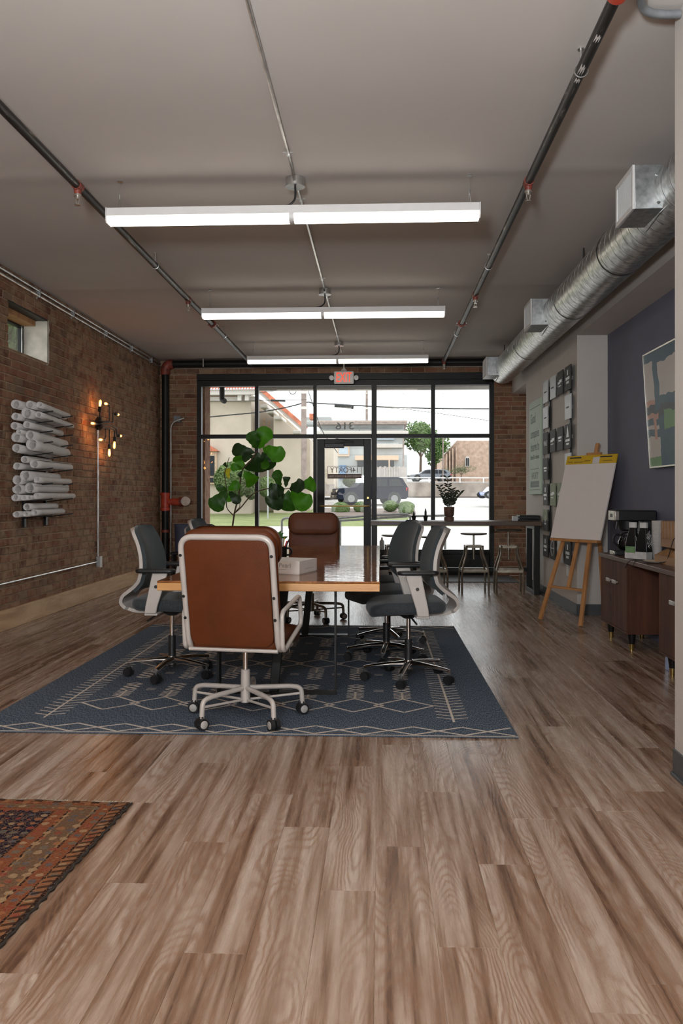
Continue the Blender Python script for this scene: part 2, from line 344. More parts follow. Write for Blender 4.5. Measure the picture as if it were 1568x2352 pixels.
    # plants
    for nm, c in (('fig_backlit', (.06,.21,.012)), ('fig_mid', (.03,.10,.012)), ('fig_dark', (.018,.045,.012)), ('leaf_yellow', (.45,.40,.03)), ('leaf_green', (.05,.16,.03)), ('leaf_dark', (.02,.028,.014))):  # the bright fig leaves have backlighting put into their green
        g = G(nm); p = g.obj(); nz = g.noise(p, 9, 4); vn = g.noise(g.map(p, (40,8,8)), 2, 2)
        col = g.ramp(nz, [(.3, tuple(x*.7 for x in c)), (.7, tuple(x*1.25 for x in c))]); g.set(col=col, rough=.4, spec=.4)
        tl = g.n('BsdfTranslucent', {'Color': g.mix(.5, col, (c[0]*2.2, min(1, c[1]*2.6), c[2]))}); mx = g.n('MixShader', {0: .1 if nm == 'leaf_dark' else .62 if nm == 'fig_backlit' else .4, 1: g.b.outputs[0], 2: tl.outputs[0]}); g.t.links.new(mx.outputs[0], g.t.nodes['Material Output'].inputs['Surface']); g.bump(vn, .002); d[nm] = g.mat
    d['bark'] = M('brown_stem', (.10,.06,.035), .8, var=.25, scale=30)
    d['terracotta'] = M('brown_ceramic_pot', (.15,.075,.05), .6, var=.2)
    d['soil'] = M('soil', (.03,.02,.014), 1.)
    d['bluebin'] = M('slate_blue_plastic', (.075,.085,.14), .6)
    d['kraft'] = M('cream_kraft', (.62,.54,.44), .8, var=.04)
    d['cup'] = M('white_paper_cup', (.56,.52,.49), .7, var=.02)
    d['bagblack'] = M('black_foil_bag', (.016,.016,.017), .28, .2, var=.1)
    d['bagwhite'] = M('bag_label_white', (.60,.585,.57), .6)
    d['baggreen'] = M('bag_label_green', (.17,.30,.14), .6)
    d['sleeve'] = M('dark_brown_card', (.03,.022,.017), .7)
    d['mat_grey'] = M('grey_entrance_mat', (.12,.125,.13), .7, var=.15, scale=60, bump=.002)
    d['box'] = M('white_gift_box', (.66,.60,.56), .6, var=.02)
    d['grey_ink'] = M('grey_print', (.30,.28,.27), .7)
    d['penred'] = M('red_marker', (.65,.02,.02), .4); d['pengrey'] = M('grey_marker', (.42,.40,.38), .4); d['penyel'] = M('yellow_pencil', (.65,.34,.02), .45)
    # painting: overlapping blocks of colour
    g = G('abstract_painting'); X, Y, Z = g.sep(g.obj()); wv = g.noise(g.obj(), 3.2, 3)
    yy = g.m('MULTIPLY_ADD', wv, .14, Y); z2 = g.m('MULTIPLY_ADD', g.noise(g.obj(), 5., 3), .10, Z)
    teal = (.004,.055,.095); cream = (.50,.45,.39); pink = (.50,.24,.16); grn = (.11,.26,.07); dk = (.010,.022,.03)
    lf = g.ramp(z2, [(0, grn), (.13, cream), (.29, teal), (.36, cream), (.40, teal), (.46, pink), (.50, dk), (.555, pink), (.60, cream), (.92, teal)], 'CONSTANT')
    rt_ = g.ramp(z2, [(0, teal), (.46, dk), (.54, teal), (.62, cream), (.90, teal)], 'CONSTANT')
    col = g.mix(g.m('LESS_THAN', yy, -.24), lf, rt_)
    up = g.m('GREATER_THAN', z2, .52); st1 = g.m('MULTIPLY', up, g.m('LESS_THAN', g.m('ABSOLUTE', g.m('ADD', yy, .22)), .055)); col = g.mix(st1, col, teal)
    lo = g.m('MULTIPLY', g.m('LESS_THAN', z2, .48), g.m('GREATER_THAN', z2, .27)); st2 = g.m('MULTIPLY', lo, g.m('LESS_THAN', g.m('ABSOLUTE', g.m('ADD', yy, .15)), .03)); col = g.mix(st2, col, pink)
    gp = g.m('MULTIPLY', g.m('LESS_THAN', g.m('ABSOLUTE', g.m('ADD', z2, -.42)), .07), g.m('LESS_THAN', yy, -.36)); col = g.mix(gp, col, grn)
    col = g.mix(g.m('MULTIPLY', g.noise(g.obj(), 14, 4), .12), col, (.2,.2,.2)); g.set(col=col, rough=.42, spec=.25); d['painting'] = g.mat
    # outdoors
    d['asphalt'] = M('pale_road', (.42,.395,.375), .9, var=.05, scale=1.5)
    d['concrete'] = M('concrete', (.43,.41,.385), .9, var=.08, scale=2)
    d['retain'] = M('stained_concrete', (.30,.255,.22), .9, var=.2, scale=1.2)
    g = G('lawn'); p = g.pos(); g.set(col=g.ramp(g.noise(p, 1.2, 6, .7), [(.3, (.14,.175,.07)), (.7, (.25,.27,.13))]), rough=.95, spec=.1); d['lawn'] = g.mat
    d['mulch'] = M('mulch', (.16,.12,.10), .95)
    d['stucco'] = M('cream_stucco', (.46,.395,.32), .9, var=.04, scale=1.5)
    d['stuccow'] = M('white_fascia', (.52,.49,.455), .8, var=.03)
    d['rooftile'] = M('red_clay_tile', (.50,.155,.085), .8, var=.2, scale=5)
    d['pole'] = M('weathered_pole', (.27,.215,.19), .9, var=.15, scale=4)
    d['cable'] = M('black_cable', (.02,.02,.02), .7)
    d['housegrey'] = M('grey_siding', (.36,.38,.38), .85, var=.05, scale=1)
    d['housetrim'] = M('tan_trim', (.55,.40,.28), .8)
    d['bluedoor'] = M('blue_door', (.12,.22,.36), .6)
    d['darkglass'] = M('dark_glass', (.02,.023,.027), .3, spec=.12)
    d['skyglass'] = M('sky_lit_glass', (.35,.42,.48), .1)
    d['farbrick'] = M('far_brick', (.42,.30,.23), .9, var=.15, scale=2.5)
    d['fence'] = M('grey_fence', (.42,.38,.35), .9, var=.1, scale=2)
    d['carblue'] = M('dark_blue_car_paint', (.014,.016,.03), .5, 0., spec=.06)
    d['carsilver'] = M('grey_car_paint', (.14,.155,.18), .35, .2)
    d['carbright'] = M('bright_blue_car_paint', (.03,.10,.42), .2, .2, coat=.8)
    d['railgrey'] = M('dull_grey_rail', (.17,.165,.16), .6, .2); d['rim'] = M('grey_alloy_wheel', (.22,.22,.22), .5, .3); d['taillight'] = M('red_lens', (.45,.01,.01), .2); d['headlight'] = M('headlamp_lens', (.75,.68,.55), .15); d['amber'] = M('amber_lens', (.7,.2,.02), .2)
    g = G('foliage'); r = g.noise(g.pos(), 3.5, 4); g.set(col=g.ramp(r, [(.3, (.05,.10,.03)), (.7, (.13,.20,.065))]), rough=.8, spec=.1); d['foliage'] = g.mat
    g = G('foliage_pale'); r = g.noise(g.pos(), 2.2, 4); g.set(col=g.ramp(r, [(.3, (.075,.125,.045)), (.7, (.17,.22,.09))]), rough=.8, spec=.1); d['foliage2'] = g.mat
    g = G('foliage_olive'); r = g.noise(g.pos(), 2.2, 4); g.set(col=g.ramp(r, [(.3, (.06,.08,.04)), (.7, (.14,.165,.085))]), rough=.8, spec=.1); d['foliage3'] = g.mat
    d['soffit'] = M('dark_canopy', (.05,.045,.042), .7); d['blackout'] = M('dark_void', (.01,.01,.01), .9)
    d['marksnow'] = M('chipped_primer', (.6,.57,.53), .8)
    return d
MT = build_mats()
# ================================================================== STRUCTURE
XL, XR, YB, ZC, YR = -3.42, 2.007, 13.2, 3.32, -5.0
XBLUE, Y_REC, Z_REC = 2.315, 8.86, 2.86          # recess on the right: back wall, far end, soffit
def piece(L, W, D, ch):      # chamfered slab: L along x, W along y, top at z=D
    a, b = L/2, W/2
    v = [(-a,-b,0),(a,-b,0),(a,b,0),(-a,b,0),(-a,-b,D-ch),(a,-b,D-ch),(a,b,D-ch),(-a,b,D-ch),(-a+ch,-b+ch,D),(a-ch,-b+ch,D),(a-ch,b-ch,D),(-a+ch,b-ch,D)]
    f = [(8,9,10,11)]
    for k in range(4):
        l = (k+1) % 4; f += [(k,l,4+l,4+k), (4+k,4+l,8+l,8+k)]
    return v, f
def pieces(name, parent, items, mat, D, ch, limit, rot, wob=0.):
    """items: (centre, length, width, rank); rot: 3x3 matrix taking the slab's frame to the room"""
    items = sorted(items, key=lambda t: t[3]); cache = {}
    rest = MB(); rnd = []
    for i, (c, L, W, rk) in enumerate(items):
        rv = random.Random(i*7+len(name)); var = rv.randrange(5)
        key = (round(L, 3), round(W, 3), var)
        if i < limit and rk < 1e5:
            if key not in cache:
                v, f = piece(L, W, D, ch); mb = MB()
                mb.add([rot @ Vector((p[0]+rv.uniform(-wob,wob), p[1]+rv.uniform(-wob,wob), p[2]+(rv.uniform(-wob,wob) if p[2] > 0 else 0))) for p in v], f)
                me = mb.mesh(name); me.materials.append(mat); cache[key] = me
            o = bpy.data.objects.new(name, cache[key]); COL.objects.link(o); o.parent = parent; o.location = c
        else:
            v, f = piece(L, W, D, ch)
            rest.add([Vector(c)+rot @ Vector((p[0]+rv.uniform(-wob,wob), p[1]+rv.uniform(-wob,wob), p[2]+(rv.uniform(-wob,wob) if p[2] > 0 else 0))) for p in v], f)
            rnd += [rv.random()]*len(v)
    if rest.v:
        o = O(name+'_field', rest, mat, parent, smooth=False); o['kind'] = 'stuff'
        a = o.data.attributes.new('rnd', 'FLOAT', 'POINT'); a.data.foreach_set('value', rnd)
def proj(p):
    x, y, z = p; d = -x*_s+y*_c; r = x*_c+y*_s
    return (784+F_PX*r/d, HOR-F_PX*(z-CAM_H)/d, d) if d > .2 else (-9e3, -9e3, d)
# ---- floor with planks
floor = S('floor', MB().box(XL-.3, 2.9, YR, YB+.02, -.12, -.006), MT['blackout'])
W = .17; seam = {0: 2.99, -1: 2.65, 1: 2.33, -2: 3.15, -3: 2.27, -4: 3.0, -5: 2.67, 2: 2.86, 3: 2.05}; it = []
for k in range(-20, 17):
    x = -.015+W*(k+.5)
    if x-W/2 > 2.35 or x+W/2 < XL-.05: continue
    y = seam.get(k, 2.0+random.random()*1.22)-1.22*7
    while y < YB:
        y0, y1 = max(y, YR), min(y+1.22, YB); y += 1.22
        if y1-y0 < .02: continue
        cy = (y0+y1)/2; px, py, d = proj((x, max(cy, 1.9 if y1 > 1.9 else cy), 0))
        vis = -120 < px < 1690 and y1 > 1.9 and not (-2.05 < x < .6 and 4.4 < y0 and y1 < 7.9)
        it.append(((x, cy, -.006), y1-y0-.0003, W-.0003, cy if vis else 1e6))
pieces('floor_plank', floor, it, MT['plank'], .006, .0004, 300, Matrix(((0,-1,0),(1,0,0),(0,0,1))))
# ---- ceiling, with the soft ridges of its taped joints
ys = [YR+i*.06 for i in range(int((YB+.3-YR)/.06)+2)]
dz = lambda y: -.006*sum(math.exp(-((y-s)/.09)**2) for s in (2.55, 5.56, 8.58, 11.59, 12.5))
mb = MB(); mb.sheet([[(XL-.3, y, ZC+dz(y)), (2.9, y, ZC+dz(y))] for y in ys]); mb.sheet([[(XL-.3, y, ZC+.1), (2.9, y, ZC+.1)] for y in (YR, YB+.6)])
ceiling = S('ceiling', mb, MT['ceil'])
# ---- left brick wall with a small deep window
HY0, HY1, HZ0, HZ1 = 7.76, 8.69, 2.585, 3.03
mb = MB()
for (a, b, c, d) in ((YR, HY0, 0, ZC), (HY1, YB+.3, 0, ZC), (HY0, HY1, 0, HZ0), (HY0, HY1, HZ1, ZC)): mb.box(XL-.32, XL-.012, a, b, c, d)
wall_left = S('wall_left', mb, MT['mortar'])
def brick_rows(u0, u1, z0, z1, course, L, holes):
    out = []; r = 0; z = z0
    while z < z1-.01:
        h = min(course, z1-z); u = u0-(L*.5 if r % 2 else 0)-.03*(r % 3)
        while u < u1:
            a, b = max(u, u0), min(u+L, u1); segs = [(a, b)] if b-a > .03 else []
            for (ha, hb, hz0, hz1) in holes:
                if hz0 < z+h/2 < hz1: segs = [t for (p, q) in segs for t in ((p, min(q, ha)), (max(p, hb), q)) if t[1]-t[0] > .025]
            out += [((p+q)/2, z+h/2, q-p-.0135, h-.0135) for p, q in segs]; u += L
        z += course; r += 1
    return out
it = []
for u, z, l, h in brick_rows(3.0, YB, .0, ZC, .0755, .212, [(HY0, HY1, HZ0, HZ1)]):
    px, py, d = proj((XL, u, z)); ok = px > -15 and not (z < .2)
    it.append(((XL-.013, u, z), l, h, u if ok else 1e6))
pieces('brick', wall_left, it, MT['brick'], .0125, .003, 300, Matrix(((0,0,1),(1,0,0),(0,1,0))), .0022)
# window in the deep reveal
win1 = S('window_1')
O('reveal_jamb', MB().box(XL-.30, XL-.004, HY1-.004, HY1+.006, HZ0-.02, HZ1), MT['plaster'], win1)
mb = MB(); zz = [HZ0+i*(HZ1-HZ0)/9 for i in range(10)]; rr = random.Random(3)
e0 = [(XL+.001, HY1-.004, z) for z in zz]; e1 = [(XL+.002, HY1+.02+rr.uniform(0, .03), z) for z in zz]; mb.sheet([e0, e1]); O('plaster_edge', mb, MT['plaster'], win1)
O('reveal_sill', MB().box(XL-.30, XL-.002, HY0, HY1, HZ0-.004, HZ0+.004), MT['mortar'], win1)
O('reveal_head', MB().box(XL-.14, XL-.002, HY0, HY1, HZ1-.012, HZ1+.004), MT['blackm'], win1)
O('wood_lintel', MB().box(XL-.27, XL-.12, HY0-.05, HY1-.02, HZ1-.065, HZ1-.004), MT['easelw'], win1, bevel=.004)
mb = MB()
for (a, b, c, d) in ((HY0, HY0+.035, HZ0, HZ1), (HY1-.045, HY1-.004, HZ0, HZ1), (HY0, HY1, HZ0, HZ0+.02), (HY0, HY1, HZ1-.085, HZ1-.06)): mb.box(XL-.30, XL-.25, a, b, c, d)
O('window_frame', mb, MT['black'], win1, bevel=.003)
O('window_bead', MB().box(XL-.25, XL-.243, HY1-.062, HY1-.052, HZ0, HZ1-.07), MT['conduit'], win1)
O('pane', MB().box(XL-.278, XL-.272, HY0, HY1, HZ0, HZ1-.07), MT['glass'], win1)
# ---- back wall: brick piers, lintel course and the storefront
SX0, SX1 = -2.843, 1.735
mb = MB()
for (a, b, c, d) in ((XL, SX0, 0, ZC), (SX1, 2.7, 0, ZC), (SX0, SX1, 3.11, ZC)): mb.box(a, b, YB+.012, YB+.30, c, d)
wall_back = S('wall_back', mb, MT['mortar'])
it = []
for (a, b, c, d) in ((XL, SX0, 0, 3.11), (SX1, 2.45, 0, 3.11)):
    for u, z, l, h in brick_rows(a, b, c, d, .072, .215, []): it.append(((u, YB+.013, z), l, h, -z if u < 2.06 else 1e6))
for u, z, l, h in brick_rows(XL, 2.3, 3.113, 3.195, .082, .205, []): it.append(((u, YB+.013, z), l, h, 0))
pieces('brick', wall_back, it, MT['brick_pier'], .013, .0025, 300, Matrix(((1,0,0),(0,0,-1),(0,1,0))), .0015)
O('steel_angle', MB().box(XL+.2, 2.0, YB-.03, YB+.012, 3.197, 3.208), MT['conduit'], wall_back)
sf = S('window_2')
A, B = YB+.0, YB+.10
def fr(name, x0, x1, z0, z1, a=A, b=B, m='black', bv=.004): return O(name, MB().box(x0, x1, a, b, z0, z1), MT[m], sf, bevel=bv)
VX = [(-2.843,-2.774), (-1.939,-1.884), (-1.033,-.98), (-.134,-.054), (.78,.84), (1.669,1.735)]
for i, (a, b) in enumerate(VX): fr('jamb' if i in (0, 5) else 'mullion', a, b, 0, 2.93)
fr('header', SX0, SX1, 3.01, 3.11, YB-.012); fr('head_rail', SX0, SX1, 2.922, 3.01)
O('head_reveal', MB().box(SX0, SX1, YB+.1, YB+.3, 2.99, 3.11), MT['soffit'], sf)
panes = []
for i in range(5):
    a, b = VX[i][1], VX[i+1][0]
    fr('transom_bar', a, b, 2.112, 2.172)
    O('pane', MB().box(a, b, YB+.045, YB+.053, 2.172, 2.922), MT['glass'], sf)
    if i != 2:
        fr('sill_rail', a, b, .33, .395); fr('kick_panel', a, b, 0, .33, YB+.02, YB+.08); fr('kick_rail', a, b, .0, .06, YB+.0, YB+.1)
        O('pane', MB().box(a, b, YB+.045, YB+.053, .395, 2.112), MT['glass'], sf)
O('vent_grille', MB().box(-.02, 1.66, YB-.02, YB+.02, .10, .27), MT['black'], sf)
# door
dr = S('door_1')
dx0, dx1, dz1 = -.974, -.14, 2.10
def dp(name, x0, x1, z0, z1, a=YB+.01, b=YB+.06): return O(name, MB().box(x0, x1, a, b, z0, z1), MT['black'], dr, bevel=.004)
dp('stile', dx0, dx0+.115, .0, dz1); dp('stile', dx1-.115, dx1, .0, dz1); dp('top_rail', dx0+.115, dx1-.115, dz1-.115, dz1); dp('bottom_rail', dx0+.115, dx1-.115, .01, .26)
O('pane', MB().box(dx0+.11, dx1-.11, YB+.03, YB+.038, .26, dz1-.11), MT['glass'], dr)
mb = MB(); mb.tube(fillet([(dx0+.05, YB+.01, 1.065), (dx0+.05, YB-.05, 1.065), (dx1-.03, YB-.05, 1.065), (dx1-.03, YB+.01, 1.065)], .02), .011); O('push_bar', mb, MT['brass'], dr)
cl = O('door_closer', MB().box(dx0+.12, dx0+.42, YB-.05, YB+.01, 1.955, 2.025), MT['blackp'], dr, bevel=.008)
mb = MB(); mb.bar((dx0+.27, YB-.03, 2.04), (dx0+.56, YB-.07, 2.055), .03, .012); mb.bar((dx0+.56, YB-.07, 2.055), (dx0+.3, YB-.0, 2.10), .025, .012); O('closer_arm', mb, MT['blackp'], cl)
mb = MB(); mb.cyl((dx1-.05, YB+.01, 1.19), (dx1-.05, YB-.006, 1.19), .016); O('lock_cylinder', mb, MT['brass'], dr)
# decals read from the street: mirrored from indoors
gy = YB+.028
def frame_lines(name, x0, x1, z0, z1, t, m, par):
    mb = MB()
    for (a, b, c, d) in ((x0, x1, z0, z0+t), (x0, x1, z1-t, z1), (x0, x0+t, z0, z1), (x1-t, x1, z0, z1)): mb.box(a, b, gy-.001, gy, c, d)
    return O(name, mb, m, par)
c0 = at(751.5, 1070.5, YB); c1 = at(830.5, 1099, YB); zb = at(790, 1089.5, YB).z
dec = frame_lines('logo_outline', c0.x, c1.x, zb, c0.z, .006, MT['decal'], dr)
O('logo_band', MB().box(c0.x, c1.x, gy-.001, gy, c1.z, zb), MT['decal'], dr)
text('logo_lettering', '14FORTY', .118, MT['decal'], dr, ((c0.x+c1.x)/2, gy-.002, zb+.028), (1,0,0), (0,0,1), mirror=True, xs=.93)
text('logo_small_lettering', 'MARKETING & CONSULTING', .044, MT['decaltext'], dr, ((c0.x+c1.x)/2, gy-.002, c1.z+.02), (1,0,0), (0,0,1), mirror=True, xs=.88)
p = at(791.5, 986, YB); text('street_number', '316', .16, MT['decalgrey'], sf, (p.x, YB+.042, p.z), (1,0,0), (0,0,1), mirror=True, xs=1.25)
# ---- right side: sign wall, bulkhead, recess with the blue wall, near partition
S('wall_right', MB().box(XR, XR+.35, Y_REC, 11.917, 0, ZC), MT['wall'])
mb = MB(); mb.box(XR, 2.9, 11.917, YB+.012, 2.775, ZC); mb.box(XR, 2.9, YR, Y_REC, Z_REC, ZC); S('trim_1', mb, MT['wall'])
S('wall_alcove', MB().box(2.45, 2.6, 11.9, YB+.1, 0, 2.8), MT['wall'])
S('wall_recess', MB().box(XBLUE, XBLUE+.12, 3.6, Y_REC, 0, Z_REC), MT['blue'])
S('wall_partition', MB().box(1.287, 2.9, YR, 3.82, 0, ZC), MT['wall'], bevel=.006)
mb = MB()
mb.box(XR-.008, XR, Y_REC-.0, 11.917, 0, .115); mb.box(XR-.02, XR, Y_REC, 11.917, 0, .012)
mb.box(XR-.008, XBLUE, Y_REC-.008, Y_REC, 0, .115); mb.box(XR, 2.45, 11.917, 11.925, 0, .115)
S('baseboard_right', mb, MT['rubber'], bevel=.002)
mb = MB(); mb.box(1.279, 1.287, YR, 3.82, 0, .115); mb.box(1.268, 1.287, YR, 3.82, 0, .014); mb.box(1.287, 2.3, 3.82, 3.828, 0, .115); S('baseboard_partition', mb, MT['rubber'], bevel=.002)
bbl = S('baseboard_left')
for y0, y1 in ((4.0, 9.62), (9.625, YB)): O('board', MB().box(XL, XL+.035, y0, y1, 0, .185), MT['pine'], bbl, bevel=.004)
# rear of the room, behind the camera
mb = MB(); mb.box(XL-.3, -2.5, YR-.1, YR, 0, ZC); mb.box(1.3, 2.9, YR-.1, YR, 0, ZC); mb.box(-2.5, 1.3, YR-.1, YR, 0, .55); mb.box(-2.5, 1.3, YR-.1, YR, 2.95, ZC); S('wall_rear', mb, MT['wall'])
S('window_added', MB().box(-2.5, 1.3, YR-.06, YR-.05, .55, 2.95), MT['glass'])  # unseen window, added so that light enters from behind the camera
# entrance mat
tag(O('entrance_mat', MB().box(-1.9, 1.95, 12.15, YB-.03, .001, .012), MT['mat_grey'], bevel=.003), 'long grey entrance mat under the storefront windows', 'mat')
# ================================================================== FURNITURE
def sslab(x0, x1, y0, y1, z0, z1, r=.06, n=6, zr=.02, droop=0., crown=0., xdir=1):
    """soft rounded slab (cushion)"""
    mb = MB(); rings = []
    def ring(inset, z):
        a0, a1, b0, b1 = x0+inset, x1-inset, y0+inset, y1-inset; rr = max(r-inset, .004); P = []
        for cx, cy, t0 in ((a1-rr, b1-rr, 0), (a0+rr, b1-rr, PI/2), (a0+rr, b0+rr, PI), (a1-rr, b0+rr, 1.5*PI)):
            for k in range(n+1):
                t = t0+PI/2*k/n; x, y = cx+rr*math.cos(t), cy+rr*math.sin(t); u = (x-x0)/(x1-x0)
                P.append((x, y, z-droop*max(0, (u-.6)/.4)**2))
        return P
    for k in range(5):
        t = PI/2*k/4; rings.append(ring(zr*(1-math.sin(t)), z0+zr*(1-math.cos(t))))
    for k in range(5):
        t = PI/2*k/4; rings.append(ring(zr*(1-math.cos(t)), z1-zr+zr*math.sin(t)))
    if crown: rings.append(ring(min(x1-x0, y1-y0)*.2, z1+crown*.7)); rings.append(ring(min(x1-x0, y1-y0)*.36, z1+crown))
    mb.loft(rings); return mb
# ---- blue rug with cream line motifs
RW, RL = 2.83, 3.68
rug = T('area_rug', 'blue flat-woven area rug with cream geometric lines under the table', 'rug', (-2.135, 4.335, 0), math.radians(0.15))
O('woven_field', MB().box(0, RW, 0, RL, .001, .008), MT['rug'], rug, bevel=.003)
ln = MB(); LZ = .0086
def line(p, q, w=.0175):
    zl = LZ+(len(ln.f) % 53)*2.2e-5; p, q = Vector((*p, zl)), Vector((*q, zl)); d = (q-p).normalized(); n = Vector((-d.y, d.x, 0))*w/2
    ln.add([p-n, q-n, q+n, p+n], [(0,1,2,3)])
def poly(pts, w=.0165):
    for a, b in zip(pts, pts[1:]): line(a, b, w)
for ya, sg in ((.02, 1), (RL-.02, -1)):
    n = int(RW/.254)
    for off in (0, 1):
        poly([(.02+.254*k, ya+sg*(.15 if (k+off) % 2 else 0)) for k in range(n+1)])
    line((0, ya-sg*.014), (RW, ya-sg*.014), .012)
for xs in (.30, RW-.30):
    line((xs, .27), (xs, RL-.27), .013); k = 0; y = .33
    while y < RL-.3:
        s = 1 if (y < RL*.33 or RL*.55 < y < RL*.8) else -1
        for sd in (-1, 1): line((xs, y), (xs+sd*.085, y+s*.035), .012)
        y += .066
def diamond(cx, cy, a, b): poly([(cx-a, cy), (cx, cy+b), (cx+a, cy), (cx, cy-b), (cx-a, cy)])
for row, cy in enumerate((.62, 1.84, 3.06)):
    n = 7; x0 = .56; dx = (RW-1.12)/(n-1)
    for k in range(n): diamond(x0+dx*k, cy, dx*.60, .155)
for base, sg in ((.62, 1), (1.84, -1), (1.84, 1), (3.06, -1)):
    for k in range(7):
        x = .56+(RW-1.12)/6*k; y = base+sg*.155
        line((x, y), (x, y+sg*.17), .013)
        for j in range(5):
            for sd in (-1, 1): line((x, y+sg*(.01+.03*j)), (x+sd*.052, y+sg*(.035+.03*j)), .011)
        for j in range(3): diamond(x, y+sg*(.205+.07*j), .05, .035)
        if k < 6: 
            xm = x+(RW-1.12)/12
            for j in range(3): line((xm-.03, y+sg*(.19+.022*j)), (xm+.03, y+sg*(.19+.022*j)), .008)
O('woven_line_motif', ln, MT['rugline'], rug, smooth=False)
# ---- oriental rug at the lower left (origin at its right rear corner)
pr = T('persian_rug', 'worn red and navy oriental rug with floral borders, cut by the picture edge', 'rug', (-.985, 3.345, 0), math.radians(-2.2))
O('woven_pile', MB().sheet([[(-1.5+1.5*i/40, -2.4+2.4*j/60, .009+.002*math.sin(i*1.3+j)*math.sin(j*.7)) for i in range(41)] for j in range(61)]), MT['persian'], pr)
mb = MB(); rr = random.Random(5)
for i in range(330): x = -1.5+1.5*i/330; mb.bar((x, 0, .006), (x+rr.uniform(-.006, .006), .012+rr.random()*.016, .003), .0035, .003)
f = O('cotton_fringe', mb, MT['fringe'], pr); f['kind'] = 'stuff'
mb = MB(); mb.tube([(.002+.004*math.sin(k*1.9), -2.4+.02*k, .006) for k in range(121)], [.005+.0018*math.sin(k*2.3) for k in range(121)], 6); O('bound_edge', mb, MT['sleeve'], pr)
# ---- conference table
TX0, TX1, TY0, TY1, TZ = -1.262, -.003, 4.80, 8.29, .74
tb = T('conference_table', 'long conference table with glossy dark resin-coated top and yellow pine edges', 'table', ((TX0+TX1)/2, (TY0+TY1)/2, 0))
hw, hl = (TX1-TX0)/2, (TY1-TY0)/2
O('tabletop', MB().box(-hw, hw, -hl, hl, TZ-.012, TZ), MT['tabletop'], tb, bevel=.004)
for k, s in ((0, -1), (1, 1)):
    O('edge_board', MB().box(-hw, hw, min(s*hl, s*(hl-.03)), max(s*hl, s*(hl-.03)), TZ-.056, TZ-.0122), MT['tableedge'], tb, bevel=.003)
    O('edge_board', MB().box(min(s*hw, s*(hw-.03)), max(s*hw, s*(hw-.03)), -hl+.03, hl-.03, TZ-.056, TZ-.0122), MT['tableside'], tb, bevel=.003)
O('under_board', MB().box(-hw+.03, hw-.03, -hl+.03, hl-.03, TZ-.05, TZ-.0125), MT['tableside'], tb)
for y in (5.25-(TY0+TY1)/2, 7.42-(TY0+TY1)/2):
    mb = MB(); zt = TZ-.056
    mb.box(-.365, -.353, y-.04, y+.04, .02, zt); mb.box(.353, .365, y-.04, y+.04, .02, zt); mb.box(-.365, .365, y-.04, y+.04, .0096, .022); mb.box(-.4, .4, y-.05, y+.05, zt-.008, zt)
    O('leg_frame', mb, MT['blackm'], tb)
    mb = MB(); mb.bar((-.02, y, .02), (.045, y, zt), .055, .05, (0,1,0)); O('centre_post', mb, MT['blackm'], tb, bevel=.003)
